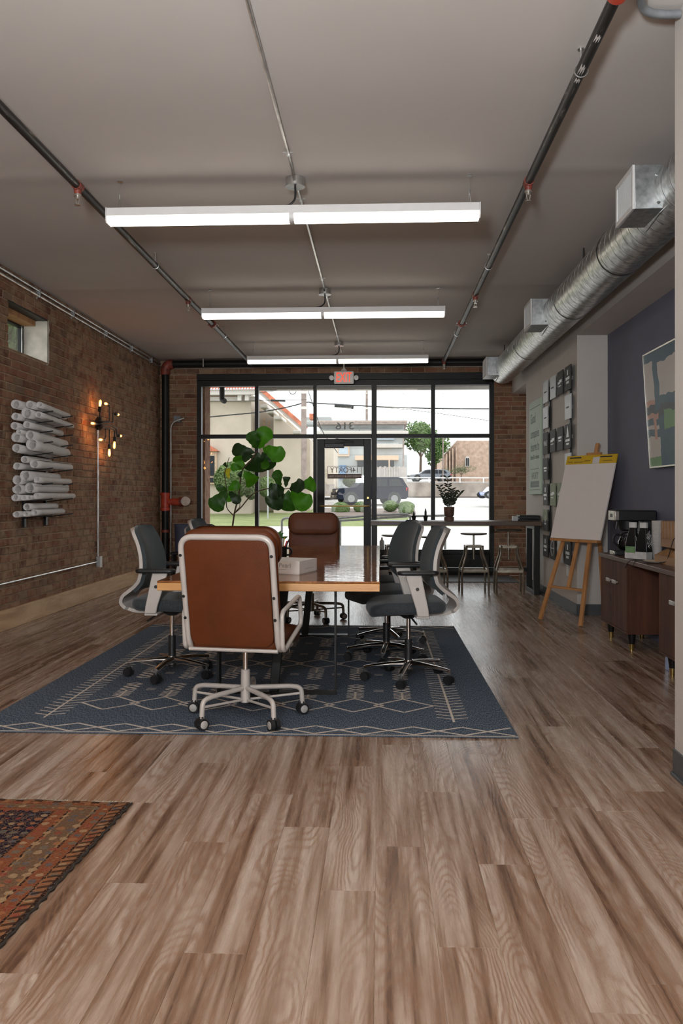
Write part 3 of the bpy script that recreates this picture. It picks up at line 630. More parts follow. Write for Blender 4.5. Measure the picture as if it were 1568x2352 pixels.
# ---- office task chair (faces +x)
BP = [(-.10,.452), (-.20,.452), (-.262,.466), (-.297,.505), (-.292,.545), (-.262,.575), (-.222,.615), (-.192,.67), (-.181,.735), (-.187,.81), (-.207,.885), (-.236,.95), (-.262,1.0)]
def task_chair(label, loc, face, drop=0., spin=0., low=(0, 0)):
    t = T('task_chair', label, 'chair', loc, face, 'grey mesh task chairs around the table'); spin -= face
    hub = MB(); hub.cyl((0,0,.075), (0,0,.135), .032, .03, 18); O('base_hub', hub, MT['chrome'], t)
    for k in range(5):
        a = spin+2*PI*k/5; d = Vector((math.cos(a), math.sin(a), 0)); n = Vector((-d.y, d.x, 0))
        mb = MB(); rings = []
        for q, zt, hh, ww in ((.025, .132, .05, .026), (.12, .124, .032, .022), (.22, .112, .022, .019), (.295, .10, .018, .017)):
            p = d*q; rings.append([p+n*ww*math.cos(s)+Vector((0,0,zt-hh/2+hh/2*math.sin(s))) for s in [2*PI*j/10 for j in range(10)]])
        mb.loft(rings); mb.cyl(d*.288+Vector((0,0,.052)), d*.288+Vector((0,0,.1)), .008)
        lg = O('base_leg', mb, MT['chrome'], t)
        cs = MB(); b = a+1.1+k*1.7; e = Vector((math.cos(b), math.sin(b), 0)); c = d*.288+Vector((0,0,.031))
        for s in (-1, 1): cs.cyl(c+e*s*.008, c+e*s*.026, .031, .027, 16)
        cs.cyl(c-e*.012, c+e*.012, .012); cs.box(c.x-.013, c.x+.013, c.y-.013, c.y+.013, .045, .066); O('caster', cs, MT['blackp'], lg)
    mb = MB(); mb.cyl((0,0,.06), (0,0,.27-drop), .026, .025, 16); O('column_sleeve', mb, MT['blackp'], t)
    mb = MB(); mb.cyl((0,0,.26-drop), (0,0,.43-drop), .0145, None, 14); O('gas_column', mb, MT['chrome'], t)
    u = T('seat_unit', '', '', (0,0,-drop)); u.parent = t; del u['label']; del u['category']
    mb = MB(); mb.lathe([(.028,.405), (.07,.43), (.09,.452), (.09,.46)], 16); mb.box(-.10, .12, -.07, .07, .43, .462); O('tilt_mechanism', mb, MT['blackp'], t, bevel=.006).location.z = -drop
    mb = MB(); mb.tube(dense([(0,.06,.435), (.0,.20,.43), (-.02,.27,.405)], 4), .006, 8); O('tilt_lever', mb, MT['blackp'], t).location.z = -drop
    mb = MB(); mb.tube(dense([(-.03,-.06,.435), (-.05,-.2,.43), (-.09,-.26,.40)], 4), .006, 8); O('height_lever', mb, MT['blackp'], t).location.z = -drop
    O('seat', sslab(-.225, .27, -.25, .25, .462, .54, .11, 8, .032, .035, .012), MT['seatf'], t).location.z = -drop
    # shell and mesh panel: width varies with height
    prof = dense([(x, 0, z) for x, z in BP], 4); nn = len(prof)
    def wid(z): 
        if z < .47: return .10
        return lerp(.13, .235, min(1, (z-.47)/.2)) if z < .68 else lerp(.235, .185, ((z-.68)/.32)**1.5)
    def sheet_of(i0, i1, off, wi, th, curve=.05):
        g0, g1 = [], []
        for i in range(i0, i1):
            p = prof[i]; tg = (prof[min(i+1, nn-1)]-prof[max(i-1, 0)]).normalized(); nrm = Vector((tg.z, 0, -tg.x))
            wv = wid(p.z)+wi
            if i > i1-5: wv -= [.0,.006,.018,.045][3-(i1-1-i)] if i1-1-i < 4 else 0
            ra, rb = [], []
            for k in range(11):
                s = (k-5)/5; cx = curve*(s*s)*min(1, max(0, (p.z-.5)/.15)); q = p+nrm*off+Vector((cx, wv*s, 0))
                ra.append(q+nrm*th/2); rb.append(q-nrm*th/2)
            g0.append(ra); g1.append(rb)
        mb = MB(); rings = [a+b[::-1] for a, b in zip(g0, g1)]; mb.loft(rings); return mb
    O('back_shell', sheet_of(0, nn, -.008, .006, .022), MT['beige'], t).location.z = -drop
    O('backrest', sheet_of(22, nn, .012, -.004, .026), MT['fabric'], t).location.z = -drop
    for s in (-1, 1):
        pad = sslab(-.155, .105, -.04, .04, .715, .742, .038, 6, .012); o = O('armrest', pad, MT['blackp'], t); o.location = (0, s*.295, -drop-low[s > 0])
        mb = MB(); mb.prism([(.055,s*.012,.716), (-.045,s*.012,.716), (-.09,s*.012,.50), (-.095,s*.012,.455), (-.02,s*.012,.455), (-.012,s*.012,.50)], (0,-s*.024,0)); pst = O('arm_post', mb, MT['beige'], o, bevel=.006)
        mb = MB(); mb.box(-.10, -.015, -s*.16 if s > 0 else 0, 0 if s > 0 else -s*.16, .440, .458); O('arm_bracket', mb, MT['beige'], o, bevel=.005)
        mb = MB(); mb.cyl((-.02,s*.010,.628), (-.02,s*.018,.628), .012, .010, 12); O('height_button', mb, MT['blackp'], o)
    bpy.data.objects.remove(u)
    return t
task_chair('grey mesh task chair nearest the camera on the right side of the table', (.185, 5.66, .0095), PI+math.radians(5), 0, math.radians(187))
task_chair('grey mesh task chair in the middle of the right side of the table', (.045, 6.36, .0095), PI+math.radians(22), 0, math.radians(192), (.078, 0))
task_chair('grey mesh task chair farthest along the right side, mostly hidden behind two others', (.06, 7.05, .0095), PI+math.radians(10), 0, math.radians(215), (.078, 0))
task_chair('grey mesh task chair nearest the camera on the left side of the table', (-1.405, 5.74, .0095), math.radians(-2), 0, math.radians(191))
task_chair('second grey mesh task chair on the left side, behind the nearest one', (-1.40, 7.42, .0095), math.radians(-3), 0, math.radians(20))
task_chair('lowered grey mesh task chair behind the left row, only the top of its back showing', (-1.63, 8.35, 0), math.radians(-38), .075, math.radians(50))
# ---- leather chair on a pale tube frame (faces +x)
def leather_chair(label, loc, face, mat, spin, frame):
    t = T('leather_office_chair', label, 'chair', loc, face, 'brown leather office chairs at the table ends'); spin -= face
    fm = MT[frame]
    mb = MB(); mb.cyl((0,0,.085), (0,0,.265), .027, .025, 18); hub = O('base_hub', mb, fm, t, bevel=.004)
    for k in range(5):
        a = spin+2*PI*k/5; d = Vector((math.cos(a), math.sin(a), 0)); Z = Vector((0,0,1))
        mb = MB(); mb.tube(fillet([d*.02+Z*.165, d*.26+Z*.158, d*.312+Z*.145, d*.318+Z*.06], .05, 6), .0135, 10)
        lg = O('base_leg', mb, fm, t)
        mb = MB(); mb.tube([d*.02+Z*.10, d*.302+Z*.115], .007, 8); O('brace', mb, fm, lg)
        b = a+PI/2+.25*math.sin(k*2.1); e = Vector((math.cos(b), math.sin(b), 0)); c = d*.318+Z*.031; cs = MB()
        for s in (-1, 1): cs.cyl(c+e*s*.004, c+e*s*.026, .031, .030, 18)
        cs.box(c.x-.012, c.x+.012, c.y-.012, c.y+.012, .05, .07); ca = O('caster', cs, MT['blackp'], lg)
        
        for s in (-1, 1): mb = MB(); mb.cyl(c+e*s*.026, c+e*s*.0275, .021, .019, 16); O('hub_cap', mb, MT['pengrey'], t)
    mb = MB(); mb.cyl((0,0,.26), (0,0,.40), .0145, None, 14); O('gas_column', mb, MT['chrome'], t)
    mb = MB(); mb.box(-.10, .12, -.08, .08, .375, .40); O('seat_plate', mb, MT['blackp'], t, bevel=.005)
    mb = MB(); mb.tube([(0,-.07,.385), (.02,-.24,.385), (.02,-.245,.36)], .005, 8); O('height_lever', mb, MT['chrome'], t)
    O('seat_cushion', sslab(-.21, .29, -.245, .245, .40, .49, .06, 6, .03, .02, .015), mat, t)
    # back frame
    def bk(z): return -.215-(z-.40)*.20
    W = .243
    path = fillet([(.04,-W,.405), (-.20,-W,.405), (bk(1.0),-W,1.0), (bk(1.0),W,1.0), (-.20,W,.405), (.04,W,.405)], .07, 8)
    mb = MB(); mb.tube(path, .016, 12); bf = O('back_frame', mb, fm, t)
    mb = MB(); mb.tube([(-.206,-W,.405), (-.206,W,.405)], .010, 8); O('back_crossbar', mb, fm, t)
    mb = MB()
    for z in (.905, .69, .575):
        for s in (-1, 1): p = Vector((bk(z)-.014, s*W, z)); mb.cyl(p, p+Vector((-.005,0,-.001)), .0085, .007, 10)
    O('frame_bolts', mb, MT['blackp'], bf)
    g = []; mb = MB(); rings = []
    tl = math.atan(.20); mat_b = Matrix.Rotation(-tl, 4, 'Y')
    def back_slab(w, z0, z1, x0, x1, r, zr, crown):
        m0 = sslab(0, z1-z0, -w, w, x0, x1, r, 7, zr, 0, crown); out = MB()
        for p in m0.v: q = Vector((p.z, p.y, p.x)); out.v.append(Vector((-.215-.0+q.x, q.y, .405+z0+0))+Vector((-q.z*math.sin(tl), 0, q.z*math.cos(tl)-0)))
        out.f = [list(reversed(f)) for f in m0.f]; out.m = list(m0.m); return out
    O('back_panel', back_slab(.226, .02, .60, -.012, .012, .055, .008, 0), mat, t)
    O('back_cushion', back_slab(.255, .04, .648, .012, .078, .085, .034, .012), mat, t)
    mb = MB(); q0 = back_slab(.25, .43, .652, .045, .09, .085, .038, .006); O('head_roll', q0, mat, t)
    for s in (-1, 1):
        y = s*(W+.024)
        path = fillet([(-.205,y,.42), (-.222,y,.61), (.12,s*(W+.03),.662), (.16,s*(W+.03),.50), (-.17,y,.405)], .045, 6, True)
        mb = MB(); mb.tube(path, .0125, 10, loop=True); O('arm_loop', mb, fm, t)
    return t
leather_chair('tan leather office chair seen from behind at the near table end', (-.735, 4.655, .0095), math.radians(90-9), MT['tan_leather'], math.radians(90), 'beigem')
leather_chair('dark brown leather office chair facing the camera at the far table end', (-.675, 8.42, 0), math.radians(-91), MT['brown_leather'], math.radians(-60), 'gunmetal')
# ---- window bar and stools
bar = T('bar_table', 'long dark walnut bar table standing along the storefront window', 'table', (.94, 10.97, 0))
bx0, bx1 = -1.06, 1.045; bz = .905
O('bar_top', MB().box(bx0, bx1, -.33, .33, bz-.055, bz), MT['barwood'], bar, bevel=.004)
for x in (bx0+.045, bx1-.055):
    mb = MB(); mb.box(x-.035, x+.035, -.30, -.23, 0, bz-.055); mb.box(x-.035, x+.035, .23, .30, 0, bz-.055); mb.box(x-.035, x+.035, -.23, .23, 0, .05); mb.box(x-.035, x+.035, -.23, .23, bz-.1, bz-.055); O('leg_frame', mb, MT['blackm'], bar, bevel=.003)
O('foot_rail', MB().box(bx0+.08, bx1-.09, .235, .295, .24, .29), MT['blackm'], bar, bevel=.003)
def stool(label, x, y, rz, sh):
    t = T('bar_stool', label, 'stool', (x, y, 0), rz, 'industrial bar stools along the window bar')
    mb = MB(); mb.lathe([(.02, sh-.03), (.12, sh-.026), (.163, sh-.02), (.168, sh-.012), (.163, sh-.002), (.15, sh), (.0001, sh-.004)], 28); O('seat', mb, MT['gunmetal'], t)
    mb = MB(); mb.cyl((0,0,.42), (0,0,sh-.025), .012, None, 12); mb.cyl((0,0,.54), (0,0,.60), .022, None, 12); O('screw_column', mb, MT['gunmetal'], t)
    mb = MB(); mb.bar((-.1,-.1,.585), (.1,.1,.585), .03, .012); mb.bar((.1,-.1,.585), (-.1,.1,.585), .03, .012)
    for a, b in (((-.1,-.1), (.1,-.1)), ((.1,-.1), (.1,.1)), ((.1,.1), (-.1,.1)), ((-.1,.1), (-.1,-.1))): mb.bar((*a,.585), (*b,.585), .012, .03)
    O('top_frame', mb, MT['gunmetal'], t)
    for a, b in ((-1,-1), (1,-1), (1,1), (-1,1)):
        mb = MB(); mb.tube(fillet([(a*.1,b*.1,.60), (a*.1,b*.1,.50), (a*.165,b*.165,.30), (a*.165,b*.165,0)], .09, 5), .0125, 8); O('leg', mb, MT['gunmetal'], t)
    mb = MB(); q = .165
    for a, b in (((-q,-q), (q,-q)), ((q,-q), (q,q)), ((q,q), (-q,q)), ((-q,q), (-q,-q))): mb.bar((*a,.285), (*b,.285), .01, .03)
    O('foot_ring', mb, MT['gunmetal'], t)
stool('leftmost metal bar stool under the window bar, behind the task chairs', .18, 10.9, .12, .73)
stool('second metal bar stool from the left, half hidden by a task chair', .66, 10.85, .05, .715)
stool('third metal bar stool from the left, seat against the window', 1.175, 10.87, .02, .755)
stool('rightmost metal bar stool with the highest seat, in front of the brick pier', 1.61, 10.86, -.04, .80)
# ---- desk cabinet along the blue wall
CX0, CX1, CZ = 1.925, 2.305, .725
cab = T('desk_cabinet', 'low dark mahogany desk with two door pedestals against the blue wall', 'desk', (CX0, 6.4, 0))
O('worktop', MB().box(0-.012, CX1-CX0, 4.95-6.4, 7.62-6.4, CZ-.035, CZ), MT['cabtop'], cab, bevel=.004)
for (y0, y1) in ((6.80, 7.585), (4.99, 6.03)):
    a, b = y0-6.4, y1-6.4; body = O('pedestal', MB().box(.018, CX1-CX0, a, b, .135, CZ-.035), MT['cabwood'], cab, bevel=.003)
    mid = (a+b)/2 if y0 > 6 else a+.62
    O('pedestal_frame', MB().box(.0, .018, a, b, .135, .15).box(.0, .018, a, a+.014, .15, CZ-.036).box(.0, .018, b-.014, b, .15, CZ-.036), MT['cabwood'], cab, bevel=.002)
    for (c, d, hy) in ((a+.016, mid-.002, mid-.09), (mid+.002, b-.016, mid+.09)):
        dd = O('door', MB().box(.002, .02, c, d, .152, CZ-.038), MT['cabwood'], cab, bevel=.002)
        O('handle', MB().box(-.026, -.012, hy-.05, hy+.05, .505, .535).box(-.014, .004, hy-.045, hy-.03, .512, .528).box(-.014, .004, hy+.03, hy+.045, .512, .528), MT['nickel'], dd, bevel=.003)
        mb = MB(); 
        if y0 > 6 and c > mid or y0 < 6 and c > mid: mb.bar((.0005, hy-.03, .36), (.0005, hy+.035, .365), .002, .004); mb.bar((.0005, hy, .33), (.0005, hy+.004, .395), .004, .002); O('inlaid_star', mb, MT['ink'], dd)
    for y in (a+.08, b-.10):
        for x in (.06, .32):
            mb = MB(); mb.cyl((x, y, .045), (x, y, .135), .022, .034, 14); lg = O('leg', mb, MT['black'], cab)
            mb = MB(); mb.cyl((x, y, .0), (x, y, .008), .018, None, 14); mb.cyl((x, y, .008), (x, y, .05), .019, .0235, 14); O('brass_ferrule', mb, MT['brass'], lg)
# ---- easel and flip-chart pad
ez = T('display_easel', 'beech wood tripod easel standing beside the desk', 'easel', (1.715, 8.30, 0), math.atan2(-.828, .56))
TL = .29       # backward lean per metre of height (local +y)
L = lambda x, z: (x, z*TL, z)
for s in (-1, 1):
    mb = MB(); mb.bar(L(s*.262, 0.005), (s*.07, 1.62*TL, 1.62), .042, .022, (0,1,0)); O('front_leg', mb, MT['easelw'], ez, bevel=.002)
mb = MB(); mb.bar((0, .33*TL+.02, .33), (0, 1.74*TL+.02, 1.74), .04, .02, (0,1,0)); O('centre_mast', mb, MT['easelw'], ez, bevel=.002)
mb = MB(); mb.bar((0, 1.56*TL+.03, 1.56), (0.0, .62, .005), .04, .02, (0,1,0)); O('rear_leg', mb, MT['easelw'], ez, bevel=.002)
mb = MB(); mb.bar(L(-.235, .33), L(.235, .33), .045, .02); O('cross_brace', mb, MT['easelw'], ez, bevel=.002)
mb = MB(); mb.box(-.30, .30, .80*TL-.06, .80*TL+.01, .775, .80); O('tray', mb, MT['easelw'], ez, bevel=.002)
mb = MB(); mb.bar(L(-.09, 1.632), L(.09, 1.632), .03, .03); O('top_clamp', mb, MT['easelw'], ez, bevel=.002)
pad = T('flip_chart_pad', 'large blank flip-chart pad with a yellow header resting on the easel', 'paper pad', (1.715, 8.30, 0), math.atan2(-.828, .56))
def padbox(x0, x1, z0, z1, o0, o1):
    mb = MB(); q = []
    for o in (o0, o1): q += [(x0, z0*TL-o, z0), (x1, z0*TL-o, z0), (x1, z1*TL-o, z1), (x0, z1*TL-o, z1)]
    mb.add(q, [(0,1,2,3), (7,6,5,4), (0,4,5,1), (1,5,6,2), (2,6,7,3), (3,7,4,0)]); return mb
O('paper_sheets', padbox(-.318, .318, .802, 1.535, .018, .034), MT['padpaper'], pad, bevel=.001)
hd = O('yellow_header', padbox(-.318, .318, 1.535, 1.622, .017, .035), MT['yellow'], pad, bevel=.002)
V3 = Vector((0, TL, 1)).normalized()
for x in (-.2, .19): O('hand_slot', padbox(x-.075, x+.075, 1.594, 1.607, .0345, .0356), MT['ink'], hd)
O('header_sticker', padbox(.03, .115, 1.537, 1.60, .0345, .0356), MT['paper'], hd)
O('arrow_mark', padbox(-.075, .0, 1.562, 1.568, .0345, .0356), MT['ink'], hd)
text('header_logo', 'Post-it', .024, MT['ink'], hd, (-.262, 1.553*TL-.0358, 1.553), (1,0,0), (0, TL, 1))
for x0, x1, z in ((-.21,-.10,1.551), (-.21,-.08,1.558), (.15,.28,1.556), (.17,.27,1.564)): O('header_print', padbox(x0, x1, z, z+.003, .0345, .0356), MT['ink'], hd)
# ================================================================== CEILING SERVICES AND LAMPS
def linear_lamp(label, y, first=False):
    t = T('linear_pendant_lamp', label, 'ceiling light', (-.58, y, 3.02), 0, 'linear pendant lamps')
    a = 1.22
    O('housing', MB().box(-a, a, -.055, .055, .045, .10), MT['fixture'], t, bevel=.003)
    mb = MB()
    for s in (-1, 1): mb.prism([(s*a,-.058,.10), (s*a,-.058,.02), (s*a,-.045,.0), (s*a,.045,.0), (s*a,.058,.02), (s*a,.058,.10)], (s*.008,0,0))
    O('end_cap', mb, MT['fixture'], t)
    for x0, x1 in ((-a+.004, -.016), (.016, a-.004)):
        mb = MB(); mb.loft([[(x, yy, z) for yy, z in ((-.054,.046), (-.056,.028), (-.050,.012), (-.036,.002), (0,-.001), (.036,.002), (.050,.012), (.056,.028), (.054,.046))] for x in (x0, x1)]); O('diffuser', mb, MT['diff'], t)
    mb = MB(); mb.loft([[(x, yy, z) for yy, z in ((-.057,.046), (-.059,.028), (-.052,.010), (-.036,0), (0,-.004), (.036,0), (.052,.010), (.059,.028), (.057,.046))] for x in (-.016, .016)]); O('joint_strap', mb, MT['fixture'], t)
    zc = ZC-3.02
    for x in (-1.15, 1.16):
        mb = MB(); mb.cyl((x,0,zc-.012), (x,0,zc), .018, .012, 10); mb.cyl((x,0,.20), (x,0,zc-.01), .0018, None, 6); mb.cyl((x,0,.17), (x,0,.20), .007, None, 8); mb.cyl((x,0,.18), (x-.012,0,.1), .002, None, 6); mb.cyl((x,0,.18), (x+.014,0,.1), .002, None, 6); O('suspension_cable', mb, MT['conduit'], t)
    mb = MB(); mb.cyl((.02,.0,zc-.062), (.02,.0,zc-.008), .062, .062, 22); mb.cyl((.02,.0,zc-.066), (.02,.0,zc-.062), .066, None, 22); bx = O('junction_box', mb, MT['conduit'], t)
    mb = MB(); mb.tube(dense([(.02,0,zc-.06), (.022,0,zc-.11), (.015,0,.15), (-.02,0,.118), (-.085,0,.104)], 6), .007, 8); O('power_cord', mb, MT['blackp'], t)
    return t
linear_lamp('nearest and largest linear pendant lamp', 5.63); linear_lamp('middle linear pendant lamp of the three in view', 8.66); linear_lamp('farthest linear pendant lamp, just above the EXIT sign', 11.63)
linear_lamp('added linear pendant lamp overhead, unseen beyond the top edge of the picture', 2.60); linear_lamp('added linear pendant lamp, unseen behind the camera', -.40); linear_lamp('added linear pendant lamp, unseen at the rear of the room', -3.40)  # three unseen lamps, added to light the near part of the room
# centre conduit
cn = T('ceiling_conduit', 'thin metal conduit along the middle of the ceiling feeding the pendant lamps', 'conduit', (-.56, 0, 0))
for y0, y1 in ((-3.3,-.46), (-.34,2.54), (2.66,5.57), (5.69,8.60), (8.72,11.57), (11.69,12.3)):
    mb = MB(); mb.tube(fillet([(0,y0,ZC-.04), (0,y0+.12,ZC-.012), (0,y1-.12,ZC-.012), (0,y1,ZC-.04)], .08, 4), .0095, 8); O('conduit_run', mb, MT['conduit'], cn)
    for y in (y0+.35, y1-.35): O('pipe_strap', MB().box(-.032, .032, y-.009, y+.009, ZC-.004, ZC).box(-.012, .012, y-.009, y+.009, ZC-.024, ZC-.004), MT['conduit'], cn)
# sprinkler branch lines
def branch(label, x, heads, hangs, coups, y1):
    t = T('sprinkler_pipe', label, 'pipe', (x, 0, 0)); z = 3.215
    mb = MB(); mb.cyl((0,1.5,z), (0,y1,z), .026, None, 16); O('iron_pipe', mb, MT['pipe'], t)
    for y in heads:
        mb = MB(); mb.cyl((0,y,z-.055), (0,y,z-.02), .022, .026, 12); mb.cyl((0,y-.035,z), (0,y+.035,z), .0315, None, 14); hd = O('head_tee', mb, MT['redrust'], t)
        mb = MB(); mb.cyl((0,y,z-.068), (0,y,z-.055), .024, None, 12); mb.cyl((0,y,z-.085), (0,y,z-.068), .016, None, 10)
        mb.bar((-.012,y,z-.085), (-.006,y,z-.118), .005, .005); mb.bar((.012,y,z-.085), (.006,y,z-.118), .005, .005); mb.cyl((0,y,z-.124), (0,y,z-.120), .020, None, 12); O('sprinkler_head', mb, MT['nickel'], hd)
    for y in hangs:
        mb = MB(); mb.cyl((0,y,z+.03), (0,y,ZC), .005, None, 8); mb.tube([(.032*math.cos(a), y, z+.032*math.sin(a)) for a in [2*PI*k/16 for k in range(16)]], .0035, 6, loop=True); mb.cyl((0,y,ZC-.006), (0,y,ZC), .016, None, 10); O('pipe_hanger', mb, MT['conduit'], t)
    for y, nm in coups:
        mb = MB(); mb.cyl((0,y-.045,z), (0,y+.045,z), .042, None, 16); mb.box(-.062, .062, y-.018, y+.018, z-.012, z+.012); c = O('coupling', mb, MT[nm], t, bevel=.004)
        mb = MB()
        for s in (-1, 1): mb.cyl((s*.053,y-.04,z), (s*.053,y+.045,z), .008, None, 8)
        O('coupling_bolt', mb, MT['conduit'], c)
    return t
br = branch('black iron sprinkler pipe on the left of the ceiling', -1.945, (5.44, 8.62), (7.34, 10.6), ((9.9, 'redrust'),), 12.86)
rt = branch('black iron sprinkler pipe on the right of the ceiling with a red coupling', .94, (5.5, 8.55, 12.7), (4.07, 7.5, 10.6), ((3.42, 'red'), (10.0, 'redrust')), 12.86)
for (y, l, a) in ((3.72, .06, .3), (3.98, .09, 1.1), (4.1, .05, .4)): 
    mb = MB(); n = 7; mb.sheet([[(.0265*math.cos(-PI/2-.9*(k/n-.35)-a*.2), y+(l*math.sin(k*1.7)*.2 if e == 0 else l*(.6+.4*math.sin(k*2.1))), 3.215+.0265*math.sin(-PI/2-.9*(k/n-.35)-a*.2)) for k in range(n+1)] for e in (0, 1)]); O('chipped_label', mb, MT['marksnow'], rt)
# curved grey conduit at the top right corner
mb = MB(); mb.tube(dense([(1.068,3.2,3.29), (1.066,3.5,3.287), (1.080,3.61,3.285), (1.112,3.685,3.285), (1.160,3.724,3.285), (1.22,3.737,3.285), (1.284,3.738,3.285)], 6), .018, 10); tag(O('grey_conduit_bend', mb, MT['graycond']), 'short grey conduit bend at the top right corner of the ceiling', 'conduit')
# riser and main at the far left corner
rs = T('sprinkler_riser', 'thick black fire riser with orange-red fittings in the far left corner', 'pipe', (-3.30, 13.06, 0)); R = .055
mb = MB(); mb.cyl((0,0,.02), (0,0,1.02), R); mb.cyl((0,0,1.24), (0,0,3.10), R); mb.cyl((.1,0,3.245), (5.1,0,3.245), R); O('riser_pipe', mb, MT['blackm'], rs)
mb = MB(); mb.tube(dense([(0,0,3.08), (.0,0,3.17), (.04,0,3.235), (.12,0,3.245)], 4), .072, 14); O('elbow', mb, MT['redrust'], rs)
mb = MB(); mb.cyl((0,0,.99), (0,0,1.27), .068); mb.cyl((0,0,1.0), (0,0,1.03), .085); mb.cyl((0,0,1.23), (0,0,1.26), .085); mb.cyl((.05,-.02,1.13), (.27,-.02,1.13), .05, .058); O('tee_fitting', mb, MT['red'], rs)
mb = MB(); mb.cyl((.22,-.02,1.13), (.29,-.02,1.13), .072); mb.cyl((.27,-.10,1.13), (.36,-.02,1.13), .03); O('test_valve', mb, MT['redrust'], rs)
mb = MB(); mb.cyl((.34,-.10,1.14), (.34,-.13,1.14), .07, .07, 20); O('pressure_gauge', mb, MT['nickel'], rs)
mb = MB(); mb.cyl((0,0,.66), (0,0,.70), .066); O('collar', mb, MT['redrust'], rs)
for x in (.6, ): mb = MB(); mb.cyl((x,-.07,3.19), (x,-.07,ZC), .012, None, 8); O('pipe_hanger', mb, MT['conduit'], rs)
mb = MB(); mb.tube(fillet([(.09,-.03,.3), (.09,-.03,2.35), (.28,.05,2.42)], .12, 5), .012, 8); O('side_conduit', mb, MT['conduit'], rs)
p = at(408, 963, YB); tag(O('wall_junction_box', MB().box(p.x-.055, p.x+.055, YB-.06, YB, p.z-.05, p.z+.05), MT['graycond'], bevel=.006), 'small grey junction box on the brick pier beside the riser', 'electrical box')
mb = MB(); mb.lathe([(.10,0), (.11,.01), (.125,.42), (.13,.43), (.118,.43), (.10,.03)], 18, caps=False); mb.cyl((0,0,0), (0,0,.01), .1); bb = tag(O('storage_bin', mb, MT['bluebin']), 'slate blue bin raised beside the foot of the fire riser', 'bin'); bb.location = (-3.02, 13.0, .36)
tag(O('bin_stand', MB().box(-.16, .16, -.12, .12, 0, .03).box(-.15, -.12, -.1, .1, .0, .35).box(.12, .15, -.1, .1, 0, .35).box(-.16, .16, -.12, .12, .33, .36), MT['blackm'], bevel=.003), 'low black stand under the slate blue bin', 'stand').location = (-3.02, 13.0, 0)
# pair of conduits along the top of the brick wall
tc2 = T('wall_conduit_pair', 'two parallel metal conduits along the top of the brick wall', 'conduit', (XL, 0, 0))
for z, dx in ((3.262, .025), (3.212, .022)):
    mb = MB(); mb.cyl((dx, 4.0, z), (dx, 13.1, z), .014, None, 10); r_ = O('conduit_run', mb, MT['conduit'], tc2)
for y in (5.2, 6.8, 8.4, 9.35, 10.5, 11.6, 12.6): O('pipe_strap', MB().box(0, .006, y-.01, y+.01, 3.18, 3.30).box(.006, .042, y-.01, y+.01, 3.195, 3.279), MT['galvbox'], tc2, bevel=.002)
# ---- spiral duct with three supply boxes
DX, DZ, DR = 1.75, 3.0, .1765
du = T('spiral_duct', 'round galvanised spiral air duct below the ceiling along the right wall', 'air duct', (DX, 0, DZ))
mb = MB(); pitch = .135; n = 36; rows = []; y = 2.2
while y < 12.34:
    for dy, r in ((0, DR), (.059, DR), (.0592, DR-.005), (.0658, DR-.005), (.066, DR), (.130, DR)): rows.append((y+dy, r))
    y += pitch
g = [[(r*math.cos(2*PI*k/n), min(yy+pitch*k/n, 12.36), r*math.sin(2*PI*k/n)) for k in range(n+1)] for yy, r in rows]
mb.sheet(g); mb.cyl((0,12.355,0), (0,12.37,0), DR); O('spiral_pipe', mb, MT['galv'], du)
for y in (6.35, 7.9, 10.2):
    mb = MB(); mb.cyl((0,y-.03,0), (0,y+.03,0), DR+.006, None, 36, False); O('joint_band', mb, MT['galv'], du)
for y in (7.35, 9.7, 12.0): mb = MB(); mb.tube([(-.03,y,DR), (-.03,y,ZC-DZ)], .006, 6); O('hanger_rod', mb, MT['blackm'], du)
for y0, y1 in ((5.015, 5.374), (8.377, 8.76), (11.85, 12.26)):
    x0, x1, z0, z1 = 1.455-DX, -.06, -.125, .13
    mb = MB(); mb.box(x0+.012, x1, y0, y1, z0, z1); bx = O('supply_box', mb, MT['galvbox'], du, bevel=.003)
    mb = MB(); b_ = .028
    for (a, b, c, d) in ((y0, y1, z0, z0+b_), (y0, y1, z1-b_, z1), (y0, y0+b_, z0+b_, z1-b_), (y1-b_, y1, z0+b_, z1-b_)): mb.box(x0-.003, x0+.012, a, b, c, d)
    O('grille_frame', mb, MT['white'], bx, bevel=.002)
    k = 0; y = y0+.04
    while y < y1-.035:
        mb = MB(); mb.add([(x0, y, z0+b_), (x0, y, z1-b_), (x0+.014, y+.012, z1-b_), (x0+.014, y+.012, z0+b_), (x0+.001, y-.0012, z0+b_), (x0+.001, y-.0012, z1-b_), (x0+.015, y+.0108, z1-b_), (x0+.015, y+.0108, z0+b_)], [(0,1,2,3), (7,6,5,4), (0,4,5,1), (2,6,7,3)]); O('grille_slat', mb, MT['white'], bx); y += .021
    mb = MB()
    for z in (z0-.004,): mb.bar((-.13, y0+.0, -.135), (-.11, y1, -.148), .04, .004, (1,0,-1))
    for yy in (y0, y1):
        for a in (-2.6, 2.75): p = Vector((math.cos(a)*DR, yy, math.sin(a)*DR)); mb.cyl(p, p*1.0+Vector((math.cos(a)*.008, 0, math.sin(a)*.008)), .008, None, 8)
    O('mounting_flange', mb, MT['galvbox'], bx)
